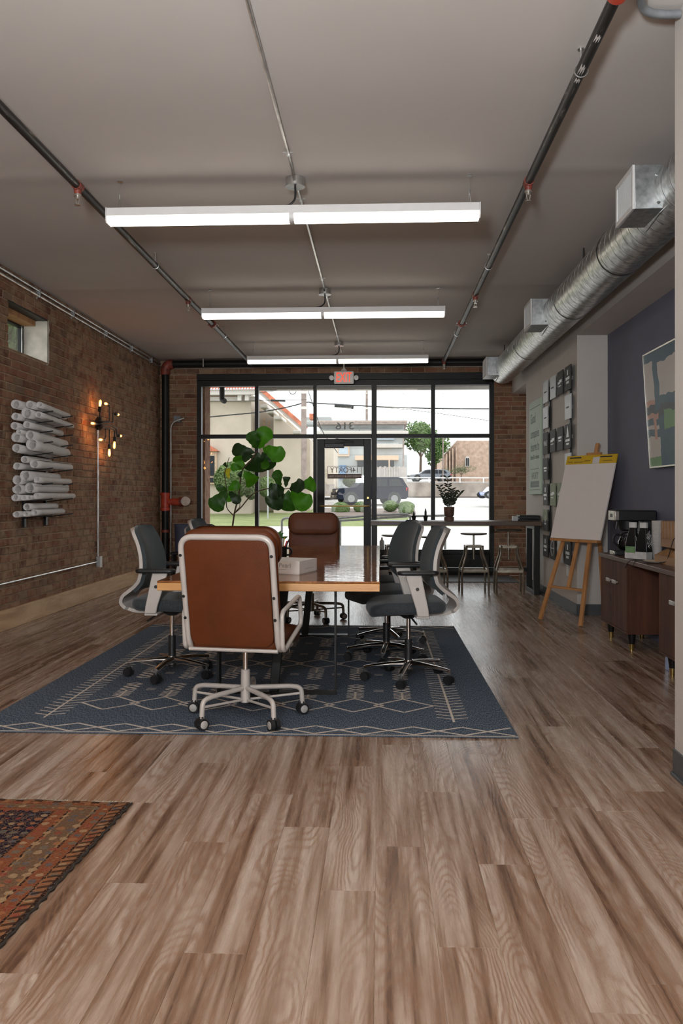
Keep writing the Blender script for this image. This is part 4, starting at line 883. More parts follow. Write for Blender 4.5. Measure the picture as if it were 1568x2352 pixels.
# ---- EXIT sign
p = at(789.5, 867, 12.86); ex = T('exit_sign', 'white EXIT sign with red letters above the glass door', 'sign', (p.x, 12.86, p.z-.095))
O('sign_housing', MB().box(-.15, .15, -.02, .03, 0, .19), MT['white'], ex, bevel=.018, seg=3)
text('exit_lettering', 'EXIT', .205, MT['exit_red'], ex, (0, -.022, .026), (1,0,0), (0,0,1), xs=.56)
for s in (-1, 1): 
    mb = MB(); mb.cyl((s*.185,-.03,.09), (s*.185,.03,.09), .034, None, 14); mb.box(min(s*.145, s*.17), max(s*.145, s*.17), -.012, .02, .075, .105); O('emergency_lamp', mb, MT['white'], ex)
mb = MB(); mb.cyl((0,0,.19), (0,0,.225), .05, .03, 14); mb.cyl((0,0,.225), (0,0,ZC-p.z+.095), .011, None, 8); O('mounting_canopy', mb, MT['fixture'], ex)
# ---- branching wall lamp with eight bulbs
sx = XL+.012
sc = T('branching_wall_lamp', 'black pipe wall lamp with eight glowing filament bulbs on the brick wall', 'wall lamp', (XL, 10.22, 2.09))
def sp(px, py, dx): 
    d = at(px, py, 1.0); t = (XL+dx)/d.x; return Vector((dx, t-10.22, CAM_H+(d.z-CAM_H)*t-2.09))
mb = MB(); mb.lathe([(.0001,0), (.07,0), (.07,.03), (.05,.035), (.0001,.035)], 20); mb.v = [Vector((p.z, p.x, p.y)) for p in mb.v]; O('back_plate', mb, MT['blackm'], sc)
mb = MB(); mb.cyl((.03,0,-.075), (.03,0,.085), .026, None, 12); mb.cyl((.03,.05,-.05), (.03,.05,.05), .014, None, 10); O('manifold', mb, MT['blackm'], sc)
D = .10
bl = [  # path in picture points, then bulb base and tip
    ([(229,958), (229,935)], (229,937), (231,917)),
    ([(232,968), (251,968), (251,931), (247,927)], (247,928), (236,926)),
    ([(234,971), (259,971), (259,947), (266,950)], (267,951), (281,955)),
    ([(231,973), (222,974), (217,973)], (217,973), (203,971)),
    ([(234,976), (254,977), (267,985), (267,998), (273,1001)], (273,1001), (286,1002)),
    ([(233,982), (242,984), (242,1007), (235,1010)], (235,1010), (220,1010)),
    ([(234,983), (251,985), (251,1026)], (251,1029), (251,1053)),
    ([(235,979), (263,988), (263,1010)], (263,1012), (262,1036))]
for k, (pa, b0, b1) in enumerate(bl):
    dd = D+.02*(k % 3)
    P = [Vector((.03, .0, .05-.018*k))]+[sp(a, b, dd) for a, b in pa]; q0, q1 = sp(*b0, dd), sp(*b1, dd); dr_ = (q1-q0).normalized(); L_ = .105
    mb = MB(); mb.tube(fillet(P, .03, 4), .007, 8); am = O('lamp_arm', mb, MT['blackm'], sc)
    mb = MB(); mb.cyl(q0-dr_*.045, q0+dr_*.012, .019, None, 12); O('bulb_socket', mb, MT['blackm'], am)
    mb = MB(); rg = []
    u = dr_.orthogonal().normalized(); v = dr_.cross(u)
    for s, r in ((.010,.010), (.03,.014), (.06,.017), (.085,.0165), (.10,.010), (.107,.002)): rg.append([q0+dr_*s+(u*math.cos(a)+v*math.sin(a))*r for a in [2*PI*j/12 for j in range(12)]])
    mb.loft(rg); O('bulb', mb, MT['bulbglass'], am)
    mb = MB(); mb.tube([q0+dr_*.03, q0+dr_*.085], .0062, 8); O('filament', mb, MT['bulb'], am)
    if k in (0, 3, 5, 6):
        l = bpy.data.lights.new('filament_glow', 'POINT'); l.energy = .6; l.color = (1, .36, .09); l.shadow_soft_size = .02; lo = bpy.data.objects.new('filament_glow', l); COL.objects.link(lo); lo.parent = sc; lo.location = q0+dr_*.06
ec = T('electrical_conduit', 'metal conduit from the wall lamp down to an outlet box and along the bricks', 'conduit', (XL, 10.22, 0))
mb = MB(); mb.cyl((.014,0,.46), (.014,0,2.03), .0105, None, 10); mb.cyl((.014,0,.425), (.014,-6.0,.425), .0105, None, 10); O('conduit_run', mb, MT['conduit'], ec)
mb = MB(); mb.box(0,.05,-.035,.035,.36,.49); ob = O('outlet_box', mb, MT['galvbox'], ec, bevel=.004); O('cover_plate', MB().box(.05,.056,-.038,.038,.357,.493), MT['white'], ob, bevel=.003)
for y in (-.4, -2.4): O('coupling', MB().cyl((.014,y,.425), (.014,y-.05,.425), .0135, None, 10), MT['conduit'], ec)
O('coupling', MB().cyl((.014,0,1.82), (.014,0,1.87), .0135, None, 10), MT['conduit'], ec)
# ---- rack of rolled drawings
rk = T('drawing_rack', 'black wall rack with nine pairs of arms on the brick wall', 'wall rack', (XL, 8.06, 0))
for y in (0, .53):
    O('upright', MB().box(.004, .03, y-.025, y+.025, .92, 2.06), MT['blackm'], rk, bevel=.002)
ZR = [2.03, 1.936, 1.84, 1.737, 1.633, 1.486, 1.343, 1.193, 1.04]
for z in ZR:
    for y in (0, .53): mb = MB(); mb.bar((.02, y, z-.035), (.30, y, z), .012, .010); O('support_arm', mb, MT['blackm'], rk)
ordw = ['topmost', 'second', 'third', 'fourth', 'fifth', 'sixth', 'seventh', 'eighth', 'lowest']
ROLLS = [  # per shelf: (distance from wall, height over arm, radius, y0, y1)
    [(.075,0,.045,-.33,.70), (.165,0,.036,-.25,.66), (.225,.006,.03,-.18,.62)],
    [(.06,0,.036,-.30,.6), (.14,.006,.05,-.26,.66), (.225,0,.032,-.2,.72)],
    [(.06,0,.036,-.32,.55), (.15,.01,.034,-.28,.60)],
    [(.06,0,.045,-.28,.6), (.155,.004,.046,-.22,.68), (.09,.06,.026,-.32,.45)],
    [(.06,0,.042,-.28,.62), (.165,.008,.056,-.2,.7)],
    [(.055,0,.034,-.26,.55), (.17,.0,.042,-.16,.80), (.10,.055,.034,-.22,.45)],
    [(.06,0,.045,-.25,.5), (.12,.03,.05,-.24,.56), (.21,0,.03,-.2,.70)],
    [(.05,0,.034,-.28,.6), (.11,0,.026,-.26,.6), (.15,0,.022,-.24,.5), (.215,0,.030,-.2,.8), (.08,.062,.046,-.28,.5), (.165,.058,.05,-.2,.66)],
    [(.06,0,.032,-.28,.6), (.12,0,.026,-.24,.62), (.185,0,.03,-.2,.58), (.14,.052,.036,-.24,.50)]]
posw = ['against the wall', 'second from the wall', 'third from the wall', 'fourth from the wall', 'on top of the pile near the wall', 'on top of the pile']
rr = random.Random(11)
for i, row in enumerate(ROLLS):
    nb = sum(1 for q in row if q[1] < .04)
    for j, (dx, dz, r, y0, y1) in enumerate(row):
        top = dz > .04; w_ = ('on top of the others' if nb == len(row)-1 else ('on top, nearer the wall' if dx < .1 else 'on top, outer one')) if top else (posw[j] if j < nb-1 else 'outermost')
        nm = 'lowest' if i == 8 else ordw[i]
        t = T('paper_roll', f'rolled white drawing {w_} on the {nm} rack shelf' + ('' if i in (0, 8) else ' from the top'), 'paper roll', (XL, 8.06, 0), 0, 'rolled drawings on the wall rack')
        zb = ZR[i]-.035+dx*.125+.006; tilt = rr.uniform(-.035, .0) if not top else rr.uniform(-.01, .03)
        def axp(s): 
            y = lerp(y0, y1, s); return Vector((dx+.012*math.sin(s*2+j), y, zb+dz+r+ (tilt*(s-.3) if i < 5 and not top else 0)))
        mb = MB(); mi = MB(); N = 22; turns = 1.35+rr.random()*.5; th0 = rr.random()*6
        for e, q in ((1, mb),):
            g = []
            for s in [k/6 for k in range(7)]:
                c = axp(s); rsc = 1-.10*s+rr.uniform(-.02, .02)
                g.append([c+Vector((math.cos(th0+2*PI*turns*k/N), 0, math.sin(th0+2*PI*turns*k/N)))*r*rsc*(1-.28*k/N) for k in range(N+1)])
            q.sheet(g)
        o = O('sheet', mb, MT['paper'], t); sol = o.modifiers.new('thick', 'SOLIDIFY'); sol.thickness = .0016
        if r > .03:
            g = []
            for s in [k/3 for k in range(4)]:
                c = axp(.02+s*.9); g.append([c+Vector((math.cos(th0+2+2*PI*1.2*k/N), 0, math.sin(th0+2+2*PI*1.2*k/N)))*r*.62*(1-.2*k/N) for k in range(N+1)])
            mi.sheet(g); o = O('inner_sheet', mi, MT['paperd'], t); sol = o.modifiers.new('thick', 'SOLIDIFY'); sol.thickness = .0014
# ---- mint green wall sign
gs = T('wall_sign', 'mint green board with lettering on the right wall', 'sign', (XR-.03, 0, 0)); ya, yb, za, zb_ = 11.467, 10.60, 1.24, 2.435
O('board', MB().box(-.008, .008, yb, ya, za, zb_), MT['green_sign'], gs, bevel=.002)
O('standoffs', MB().box(.008, .03, yb+.05, yb+.08, za+.05, zb_-.05).box(.008, .03, ya-.08, ya-.05, za+.05, zb_-.05), MT['conduit'], gs)
U, V = (0,-1,0), (0,0,1); yl = ya-.12
def gl(y0, y1, z0, z1, nm='sign_rule'): return O(nm, MB().box(-.010, -.008, min(y0, y1), max(y0, y1), z0, z1), MT['signink'], gs)
gl(ya-.07, yb+.07, zb_-.09, zb_-.083); gl(ya-.07, yb+.07, za+.055, za+.062)
for s_, z, sz in (('Good', 2.155, .185), ('companies', 1.965, .17), ('deserve to', 1.795, .17)): text('sign_lettering', s_, sz, MT['signink'], gs, (-.0085, yl, z), U, V, align='LEFT', xs=.82)
text('sign_lettering', 'thrive & be known.', .082, MT['signink'], gs, (-.0085, yl, 1.69), U, V, align='LEFT', xs=.95)
gl(yl, yb+.16, 1.56, 1.567); text('sign_logo', '14FORTY', .125, MT['signink'], gs, (-.0085, (yl+yb+.16)/2, 1.435), U, V, xs=.95)
gl(yl, yb+.16, 1.33, 1.408, 'logo_band'); text('logo_small_lettering', 'MARKETING & CONSULTING', .038, MT['green_sign'], gs, (-.0105, (yl+yb+.16)/2, 1.355), U, V, xs=.9)
# ---- panel of client plaques
pp = T('plaque_display', 'metal display of dark and silver logo plaques on the right wall behind the easel', 'wall display', (XR, 0, 0))
YC = [10.30, 9.87, 9.47, 9.08]; PW = .285; ZT = [2.42, 2.12, 1.815, 1.51, 1.20, .91, .63]; PH = .255
def zrow(i): return 2.455-i*.305
lay = {(0,0):'L', (1,0):'L', (2,0):'D', (3,0):'D', (0,1):'L', (0,2):'L', (0,3):'D', (1,3):'L', (2,3):'D', (3,3):'L'}
lay = {(0,0):'L',(0,1):'L',(0,2):'D',(0,3):'D',(1,0):'L',(1,3):'L',(2,0):'D',(2,1):'D',(2,2):'D',(2,3):'D',(3,0):'D',(3,3):'L',(4,0):'D',(4,1):'G',(4,2):'G',(4,3):'D',(5,0):'K',(5,3):'D',(6,0):'D',(6,1):'D',(6,2):'L',(6,3):'D'}
O('upright_bar', MB().box(-.028, -.012, YC[0]-.17, YC[0]-.13, .56, 2.5), MT['blackm'], pp); O('upright_bar', MB().box(-.028, -.012, YC[3]-.03, YC[3]+.03, .56, 2.5), MT['blackm'], pp)
for i in (0, 2, 4, 6): O('cross_bar', MB().box(-.026, -.014, YC[3], YC[0], zrow(i)-.02, zrow(i)+.01), MT['silverink'], pp)
for (i, j), kd in lay.items():
    y, z = YC[j], zrow(i); a, b = y-PW/2, y+PW/2
    q = O('plaque', MB().box(-.048, -.036, a, b, z-PH/2, z+PH/2), MT[{'L':'plaqlight','D':'plaqdark','G':'plaqgreen','K':'plaqdark'}[kd]], pp, bevel=.0015)
    O('standoff', MB().box(-.036, -.001, y-.02, y+.02, z-.02, z+.02), MT['conduit'], q)
    ink = MT['silverink'] if kd != 'L' else MT['plaqdark']; X_ = -.0485
    nmk = [0]
    def mk(y0, y1, z0, z1): nmk[0] += 1; O('mark', MB().box(X_-.001-.0004*nmk[0], X_, min(y0, y1), max(y0, y1), z0, z1), ink, q)
    if (i, j) == (2,0): text('plaque_lettering', 'VINE', .085, ink, q, (X_, y, z-.03), U, V, xs=1.05)
    elif (i, j) == (2,3):
        mb = MB(); mb.prism([(X_,y+.06,z-.01), (X_,y-.06,z-.01), (X_,y,z+.11)], (-.001,0,0)); O('triangle_mark', mb, ink, q); mk(y+.1, y-.1, z-.055, z-.03); mk(y+.06, y-.06, z-.09, z-.07)
    elif (i, j) == (6,1):
        mb = MB(); mb.tube([(X_, y+.085*math.cos(t), z+.085*math.sin(t)) for t in [2*PI*k/24 for k in range(24)]], .004, 5, loop=True); O('ring_mark', mb, ink, q)
        mk(y+.1, y-.1, z-.004, z+.004)
    elif (i, j) == (5,0): O('green_field', MB().box(X_-.001, X_, a, b, z, z+PH/2), MT['plaqgreen'], q); mk(y+.05, y-.05, z-.05, z-.03); mk(y+.02, y-.02, z-.02, z+.06)
    elif (i, j) in ((0,2), (2,1), (4,1), (4,2)): mk(y+.1, y-.02, z-.01, z+.015); mk(y+.03, y-.1, z+.0, z+.03); mk(y+.08, y-.06, z-.04, z-.03)
    elif (i, j) in ((0,3), (4,0), (6,0), (6,3)): mk(y+.02, y-.02, z+.03, z+.085); mk(y+.09, y-.09, z-.02, z+.01); mk(y+.06, y-.06, z-.06, z-.035)
    elif kd == 'D': mk(y+.09, y-.09, z-.0, z+.022); mk(y+.07, y-.07, z-.03, z-.015)
    else: mk(y+.07, y-.07, z-.01, z+.004)
tag(O('wall_outlet', MB().box(XR-.006, XR, 9.27, 9.35, .36, .48), MT['white'], bevel=.002), 'small white outlet plate low on the right wall behind the easel', 'outlet')
# ---- painting on the blue wall
pt = T('framed_painting', 'large abstract painting in teal, cream, pink and green on the blue wall', 'painting', (XBLUE-.012, 7.35, 1.455)); pt.rotation_euler = (0, math.radians(-3.6), 0)
O('canvas', MB().box(-.028, -.004, -1.15, -.008, .01, .945), MT['painting'], pt)
mb = MB()
for (a, b, c, d) in ((-1.17, 0, 0, .012), (-1.17, 0, .943, .955), (-.012, 0, 0, .955), (-1.17, -1.158, 0, .955)): mb.box(-.034, .0, a, b, c, d)
O('thin_frame', mb, MT['nickel'], pt)
# ================================================================== SMALL THINGS
bxr = math.atan2(.27, .085)-PI/2
bt = T('gift_box', 'low white gift box with grey script lettering on the table', 'box', (-.49, 5.196, TZ), bxr)
O('box_lid', MB().box(-.36, 0, 0, .285, .006, .083), MT['box'], bt, bevel=.002); O('box_base', MB().box(-.357, -.003, .003, .282, .001, .02), MT['box'], bt)
text('script_lettering', '& Pearl', .04, MT['grey_ink'], bt, (-.115, -.0008, .042), (1,0,0), (0,0,1)); O('small_print', MB().box(-.17, -.09, -.0008, -.0002, .027, .0295), MT['grey_ink'], bt)
O('side_print', MB().box(.0002, .0008, .09, .22, .03, .0315), MT['grey_ink'], bt)
mg = T('enamel_mug', 'black mug full of pens on the table', 'mug', (-.785, 6.66, TZ))
mb = MB(); mb.lathe([(.0001,.001), (.055,.001), (.058,.008), (.06,.084), (.062,.087), (.058,.087), (.055,.01), (.0001,.008)], 28, caps=False); O('mug_body', mb, MT['black'], mg)
mb = MB(); mb.tube(dense([(.056,0,.072), (.085,0,.07), (.096,0,.045), (.082,0,.022), (.055,0,.02)], 5), .006, 8, flat=1.5); O('handle', mb, MT['black'], mg)
for nm, lb, m, dx, dy, lx, ly, r, ln_ in (('marker_pen', 'thick red marker standing in the black mug', 'penred', -.012, -.02, .0, -.006, .011, .135), ('marker_pen', 'light grey marker standing in the black mug', 'pengrey', .016, -.016, .012, 0, .011, .138), ('pencil', 'yellow pencil leaning in the black mug', 'penyel', .034, -.01, .004, 0, .004, .145), ('ballpoint_pen', 'slim red pen leaning right in the black mug', 'penred', .034, .01, .024, 0, .006, .125), ('ballpoint_pen', 'dark grey pen leaning far right in the black mug', 'ink', .04, .0, .036, 0, .006, .14), ('ballpoint_pen', 'black pen leaning left in the black mug', 'ink', -.035, .0, -.03, 0, .006, .14)):
    mb = MB(); p0 = Vector((dx*.5, dy*.5, .012)); p1 = p0+Vector((dx*.6+lx, dy*.3+ly, ln_)).normalized()*ln_
    mb.cyl(p0, p0+(p1-p0)*.78, r*.9, r*.9, 10); mb.cyl(p0+(p1-p0)*.78, p1, r, r*.85, 10); o = tag(O(nm, mb, MT[m]), lb, 'pen', 'pens in the black mug'); o.location = mg.location
FID = [(0,.05), (.08,.22), (.2,.5), (.35,.58), (.5,.72), (.65,.95), (.78,1.0), (.88,.93), (.95,.72), (1,.3)]
def fid(s):
    for (a, va), (b, vb) in zip(FID, FID[1:]):
        if s <= b: return lerp(va, vb, (s-a)/(b-a))
    return .3
def leaf_mesh(mb, base, tip, width, nrm, bend=.0, n=7, fold=.12, wavy=.0, fiddle=False):
    base, tip = Vector(base), Vector(tip); ax = tip-base; L_ = ax.length; a = ax.normalized(); nrm = Vector(nrm); side = a.cross(nrm).normalized(); nrm = side.cross(a).normalized(); g = []
    for i in range(n+1):
        s = i/n
        w_ = (math.sin(PI*min(1, s**.8))**.75 if not fiddle else fid(s))*width/2
        c = base+a*L_*s+nrm*(bend*math.sin(PI*s)-bend*s*s*1.5)*L_; row = []
        for k in (-1, -.55, 0, .55, 1): row.append(c+side*w_*k*(1+(.06*math.sin(s*23+k*3) if wavy else 0))+nrm*(abs(k)*fold*w_+wavy*w_*math.sin(s*14+k*2)*abs(k)))
        g.append(row)
    mb.sheet(g)
def succulent(name, label, loc, pot_r, pot_h, potm, leaves, mat, cat='plant'):
    t = T(name, label, cat, loc); mb = MB(); mb.lathe([(.0001,0), (pot_r*.72,0), (pot_r*.78,.004), (pot_r,pot_h), (pot_r*.9,pot_h), (pot_r*.85,pot_h*.85), (.0001,pot_h*.85)], 20, caps=False); O('pot', mb, potm, t)
    mb = MB(); mb.cyl((0,0,pot_h*.8), (0,0,pot_h*.88), pot_r*.88, None, 18); O('soil', mb, MT['soil'], t)
    for (b, tp, w_, nr) in leaves: mb = MB(); leaf_mesh(mb, b, tp, w_, nr, .12); O('leaf', mb, mat, t)
    return t
rr = random.Random(21); lv = []
for k in range(15):
    a = 2*PI*k/15+rr.uniform(-.2, .2); el = rr.uniform(.5, 1.3); L_ = rr.uniform(.08, .15); d = Vector((math.cos(a)*math.cos(el), math.sin(a)*math.cos(el), math.sin(el))); b = Vector((math.cos(a)*.015, math.sin(a)*.015, .08)); lv.append((b, b+d*L_, .045, (-d.x*.3, -1, .5)))
succulent('potted_table_plant', 'small pot with pointed green leaves on the table behind the mug', (-.86, 6.86, TZ), .06, .085, MT['beige'], lv, MT['leaf_green'])
# ---- fiddle-leaf fig by the window
FY = 9.4
def zp(x, y, dy=0.): return at(360+x/3.5636, 800+y/3.5636, FY+dy)
base = zp(610, 1548); fg = T('fiddle_leaf_fig', 'tall fiddle-leaf fig with big glossy leaves in front of the left windows', 'plant', (base.x-.03, FY, 0)); o0 = fg.location
def loc(p): return p-Vector(o0)
mb = MB(); mb.lathe([(.0001,0), (.13,0), (.14,.01), (.17,.30), (.175,.31), (.155,.31), (.15,.26), (.0001,.26)], 24, caps=False); O('pot', mb, MT['terracotta'], fg); mb = MB(); mb.cyl((0,0,.25), (0,0,.27), .15); O('soil', mb, MT['soil'], fg)
stems = [([(610,1548), (635,1350), (672,1200), (695,1010), (760,930), (825,840)], .009, True), ([(635,1350), (690,1300), (790,1190), (930,1145), (1060,1150), (1140,1130)], .006, False), ([(630,1372), (572,1300), (575,1180), (556,1050), (562,1000), (592,892)], .005, False), ([(650,1330), (680,1290), (668,1215)], .004, False)]
for pts, r, root in stems:
    P = [loc(zp(x, y, .04*math.sin(i))) for i, (x, y) in enumerate(pts)]
    if root: P = [Vector((0,0,.24)), Vector((.01,0,.5))]+P
    Q = dense(P, 5); mb = MB(); mb.tube(Q, [r*(1.25-.55*i/len(Q)) for i in range(len(Q))], 8); O('stem', mb, MT['bark'], fg)
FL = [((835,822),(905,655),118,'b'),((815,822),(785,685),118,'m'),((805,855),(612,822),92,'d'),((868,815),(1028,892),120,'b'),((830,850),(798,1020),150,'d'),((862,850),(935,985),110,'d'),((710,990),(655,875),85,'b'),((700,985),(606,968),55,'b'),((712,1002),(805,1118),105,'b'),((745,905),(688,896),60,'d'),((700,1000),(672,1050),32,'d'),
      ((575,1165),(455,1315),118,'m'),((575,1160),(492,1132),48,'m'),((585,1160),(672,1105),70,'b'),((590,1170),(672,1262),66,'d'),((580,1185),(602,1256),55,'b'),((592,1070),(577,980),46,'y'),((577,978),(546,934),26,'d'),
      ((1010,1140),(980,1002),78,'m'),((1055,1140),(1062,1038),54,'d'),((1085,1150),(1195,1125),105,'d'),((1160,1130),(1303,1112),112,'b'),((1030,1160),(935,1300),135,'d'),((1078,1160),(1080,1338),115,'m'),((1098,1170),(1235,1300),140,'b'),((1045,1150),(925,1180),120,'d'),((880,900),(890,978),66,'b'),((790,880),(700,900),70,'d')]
rr = random.Random(4)
for (a, b, w_, c) in FL:
    dy = rr.uniform(-.12, .1); p, q = loc(zp(*a, dy*.3)), loc(zp(*b, dy+rr.uniform(-.06, .06))); mb = MB()
    leaf_mesh(mb, p, q, w_/3.5636*FY/F_PX*1.22, (rr.uniform(-.35, .35), -1, rr.uniform(.0, .5)), .1, 16, .16, .15, True)
    o = O('leaf', mb, MT[{'b':'fig_backlit','m':'fig_mid','d':'fig_dark','y':'leaf_yellow'}[c]], fg)
# ---- on the window bar
BZ = .905
for px, h, lb in ((950, .062, 'left one of two tiny cactus pots on the window bar'), (977, .10, 'right one of two tiny cactus pots on the window bar, with a taller spike')):
    p = at(px, 1195, 10.95); t = T('cactus_pot', lb, 'plant', (p.x, 10.95, BZ), 0, 'tiny cacti on the window bar')
    mb = MB(); mb.lathe([(.0001,0), (.02,0), (.03,.058), (.031,.062), (.026,.062), (.024,.05), (.0001,.05)], 16, caps=False); O('pot', mb, MT['black'], t)
    mb = MB(); mb.lathe([(.006,.045), (.014,.06), (.014,.06+h*.5), (.006,.06+h*.85), (.001,.06+h)], 10); mb.v = [Vector((v.x*(1+.12*math.sin(5*math.atan2(v.y, v.x))), v.y*(1+.12*math.sin(5*math.atan2(v.y, v.x))), v.z)) for v in mb.v]; O('cactus', mb, MT['leaf_dark'], t)
p = at(1031, 1195, 10.95); zz_ = T('zz_plant', 'leafy dark plant in a brown pot on the window bar', 'plant', (p.x, 10.95, BZ))
mb = MB(); mb.lathe([(.0001,0), (.062,0), (.062,.045), (.05,.048), (.0001,.048)], 22, caps=False); O('pot_stand', mb, MT['terracotta'], zz_)
mb = MB(); mb.lathe([(.0001,.05), (.05,.05), (.062,.075), (.067,.175), (.06,.175), (.056,.165), (.0001,.16)], 22, caps=False); O('pot', mb, MT['terracotta'], zz_)
rr = random.Random(8)
for (dx, top, n) in ((-.02,1097,9), (-.125,1118,8), (.075,1130,8), (.145,1131,9), (-.07,1140,6), (.03,1125,8)):
    q = at(1031, top, 10.95).z-BZ; P = dense([(dx*.15, 0, .16), (dx*.4, rr.uniform(-.03,.03), lerp(.16, q, .5)), (dx, rr.uniform(-.06,.06), q)], 8); mb = MB(); mb.tube(P, .004, 6); st_ = O('stem', mb, MT['leaf_dark'], zz_)
    for j in range(n):
        c = P[int(lerp(3, len(P)-1, j/(n-1)))]
        for s in (-1, 1): mb = MB(); leaf_mesh(mb, c, c+Vector((s*.055, rr.uniform(-.02,.02), .03)), .022, (0,-1,.3), .05, 4); O('leaf', mb, MT['leaf_dark'], st_)
x0 = at(1181, 1190, 10.95).x
for k, (dx, lb) in enumerate(((0, 'bottom black folder in the stack at the right end of the window bar'), (.012, 'second black folder from the bottom of the stack on the window bar'), (-.004, 'third black folder from the bottom of the stack on the window bar'), (.008, 'top black folder of the stack on the window bar'))):
    tag(O('folder', MB().box(x0+.04+dx, x0+.29+dx, 10.82, 11.10, BZ+.001+.018*k, BZ+.017+.018*k), MT['blackp'], bevel=.003), lb, 'folder', 'black folders on the window bar')
tag(O('card_holder', MB().box(x0-.03, x0+.032, 10.86, 10.96, BZ+.001, BZ+.06), MT['plaqlight'], bevel=.002), 'small grey card holder left of the black folders on the bar', 'card holder')
p = at(877, 1262, 12.9); tag(O('hand_sanitiser_bottle', MB().lathe([(.0001,0), (.035,0), (.037,.01), (.037,.13), (.014,.16), (.014,.19), (.0001,.19)], 14, caps=False), MT['plaqlight']), 'small clear bottle on the window sill right of the door', 'bottle').location = (p.x, YB-.05, .395)
# ---- on the desk
CZt = CZ
cm = T('coffee_maker', 'black drip coffee maker with a glass carafe on the far end of the desk', 'coffee maker', (1.955, 7.33, CZt))
O('base', MB().box(0, .33, -.10, .10, 0, .035), MT['blackp'], cm, bevel=.008); O('tower', MB().box(.23, .33, -.09, .09, .035, .30), MT['blackp'], cm, bevel=.01); O('water_tank', MB().box(.0, .34, -.10, .10, .285, .375), MT['blackp'], cm, bevel=.012)
O('control_panel', MB().box(-.008, .03, -.102, .102, .29, .37), MT['nickel'], cm, bevel=.005); O('power_switch', MB().box(-.012, -.006, -.03, .03, .315, .345), MT['blackp'], cm); O('base_plate', MB().box(-.008, .03, -.06, .06, .002, .035), MT['nickel'], cm, bevel=.004)
mb = MB(); mb.lathe([(.055,.20), (.075,.215), (.085,.285)], 22, (.13,0,0)); mb.bar((.045,0,.28), (.035,0,.215), .02, .015); O('filter_basket', mb, MT['blackp'], cm)
ca = O('carafe', MB().lathe([(.06,.04), (.078,.06), (.08,.11), (.06,.15), (.055,.165)], 24, (.125,0,0)), MT['carafe'], cm); mb = MB(); mb.lathe([(.057,.155), (.06,.16), (.058,.18), (.03,.188)], 22, (.125,0,0)); mb.tube(dense([(.07,0,.165), (.02,0,.165), (.01,0,.11), (.05,0,.07)], 5), .01, 8); O('carafe_handle', mb, MT['blackp'], ca)
def bag(label, x, y, rz, g):
    t = T('coffee_bag', label, 'coffee bag', (x, y, CZt), rz, 'bags of coffee on the desk'); mb = MB(); rings = []
    for z, w_, d in ((0,.05,.032), (.02,.052,.034), (.10,.05,.034), (.17,.042,.028), (.23,.03,.014), (.255,.028,.009)): rings.append([(-d,-w_,z), (d,-w_,z), (d,w_,z), (-d,w_,z)])
    mb.loft(rings); O('foil_pouch', mb, MT['bagblack'], t, bevel=.006)
    O('tin_tie', MB().box(-.012, .012, -.03, .03, .245, .288), MT['bagwhite'], t, bevel=.003)
    O('front_label', MB().box(-.037, -.0345, -.05, .05, .004, .06), MT['bagwhite'], t); O('side_label', MB().box(-.033, .033, -.0545, -.052, .004, .06), MT['bagwhite'], t)
    if g: O('green_label', MB().box(-.0385, -.037, -.045, .045, .05, .10), MT['baggreen'], t)
    rr = random.Random(int(x*100)); mb = MB()
    for k in range(16):
        z = .07+rr.random()*.12; xx = rr.uniform(-.024, .024)
        P = [(xx+rr.uniform(-.012,.012), -.0545+.0022*max(0,(q+z-.12)/.02), z+q) for q in (0, .012, .024, .036)]
        mb.tube(dense(P, 2), .0016, 5)
    O('printed_swirls', mb, MT['bagwhite'], t); return t
bag('left coffee bag with a green label on the desk', 1.985, 6.84, math.radians(38), True); bag('right coffee bag beside the stack of paper cups', 2.045, 6.765, math.radians(38), False)
cupme = None
for k in range(26):
    if cupme is None:
        mb = MB(); mb.lathe([(.0001,.002), (.027,.002), (.028,0), (.040,.108), (.0425,.111), (.040,.113), (.0385,.108), (.027,.006), (.0001,.006)], 20, caps=False); o = O('paper_cup', mb, MT['cup']); cupme = o.data
    else: o = bpy.data.objects.new('paper_cup', cupme); COL.objects.link(o)
    o.location = (2.155, 6.79, CZt+.001+k*.0075); tag(o, 'white paper cup in the tall stack on the desk', 'cup', 'stacked paper cups')
mb = MB(); mb.lathe([(.0001,0), (.07,0), (.105,.012), (.107,.014), (.07,.005), (.0001,.004)], 28, caps=False); o = tag(O('paper_plate', mb, MT['kraft']), 'cream paper plate lying on the desk front', 'plate'); o.location = (2.05, 6.44, CZt+.002); 
ty = T('bamboo_tray', 'open bamboo tray with dividers under the slatted bamboo crate', 'tray', (2.17, 6.22, CZt))
O('tray_floor', MB().box(-.12, .12, -.30, .30, .0, .01), MT['bamboo'], ty)
mb = MB(); mb.box(-.12, -.11, -.30, .30, .01, .06); mb.box(.11, .12, -.30, .30, .01, .11); O('tray_wall', mb, MT['bamboo'], ty)
for y in (-.30, -.10, .10, .29): mb = MB(); mb.prism([(-.11,y,.01), (.11,y,.01), (.11,y,.115), (.0,y,.115), (-.11,y,.06)], (0,.01,0)); O('divider', mb, MT['bamboo'], ty)
cr = T('bamboo_crate', 'slatted bamboo crate stacked on the tray', 'crate', (2.19, 6.20, CZt+.118))
O('crate_rail', MB().box(-.10, -.09, -.30, .30, 0, .06), MT['bamboo'], cr, bevel=.002); O('crate_base', MB().box(-.09, .10, -.30, .30, 0, .01), MT['bamboo'], cr); O('crate_end', MB().box(-.09, .10, .29, .30, .01, .19).box(-.09, .10, -.30, -.29, .01, .19), MT['bamboo'], cr)
for k in range(9): y = .27-.068*k; O('slat', MB().box(-.10, -.092, y-.014, y+.03, .06, .19), MT['bamboo'], cr, bevel=.001)
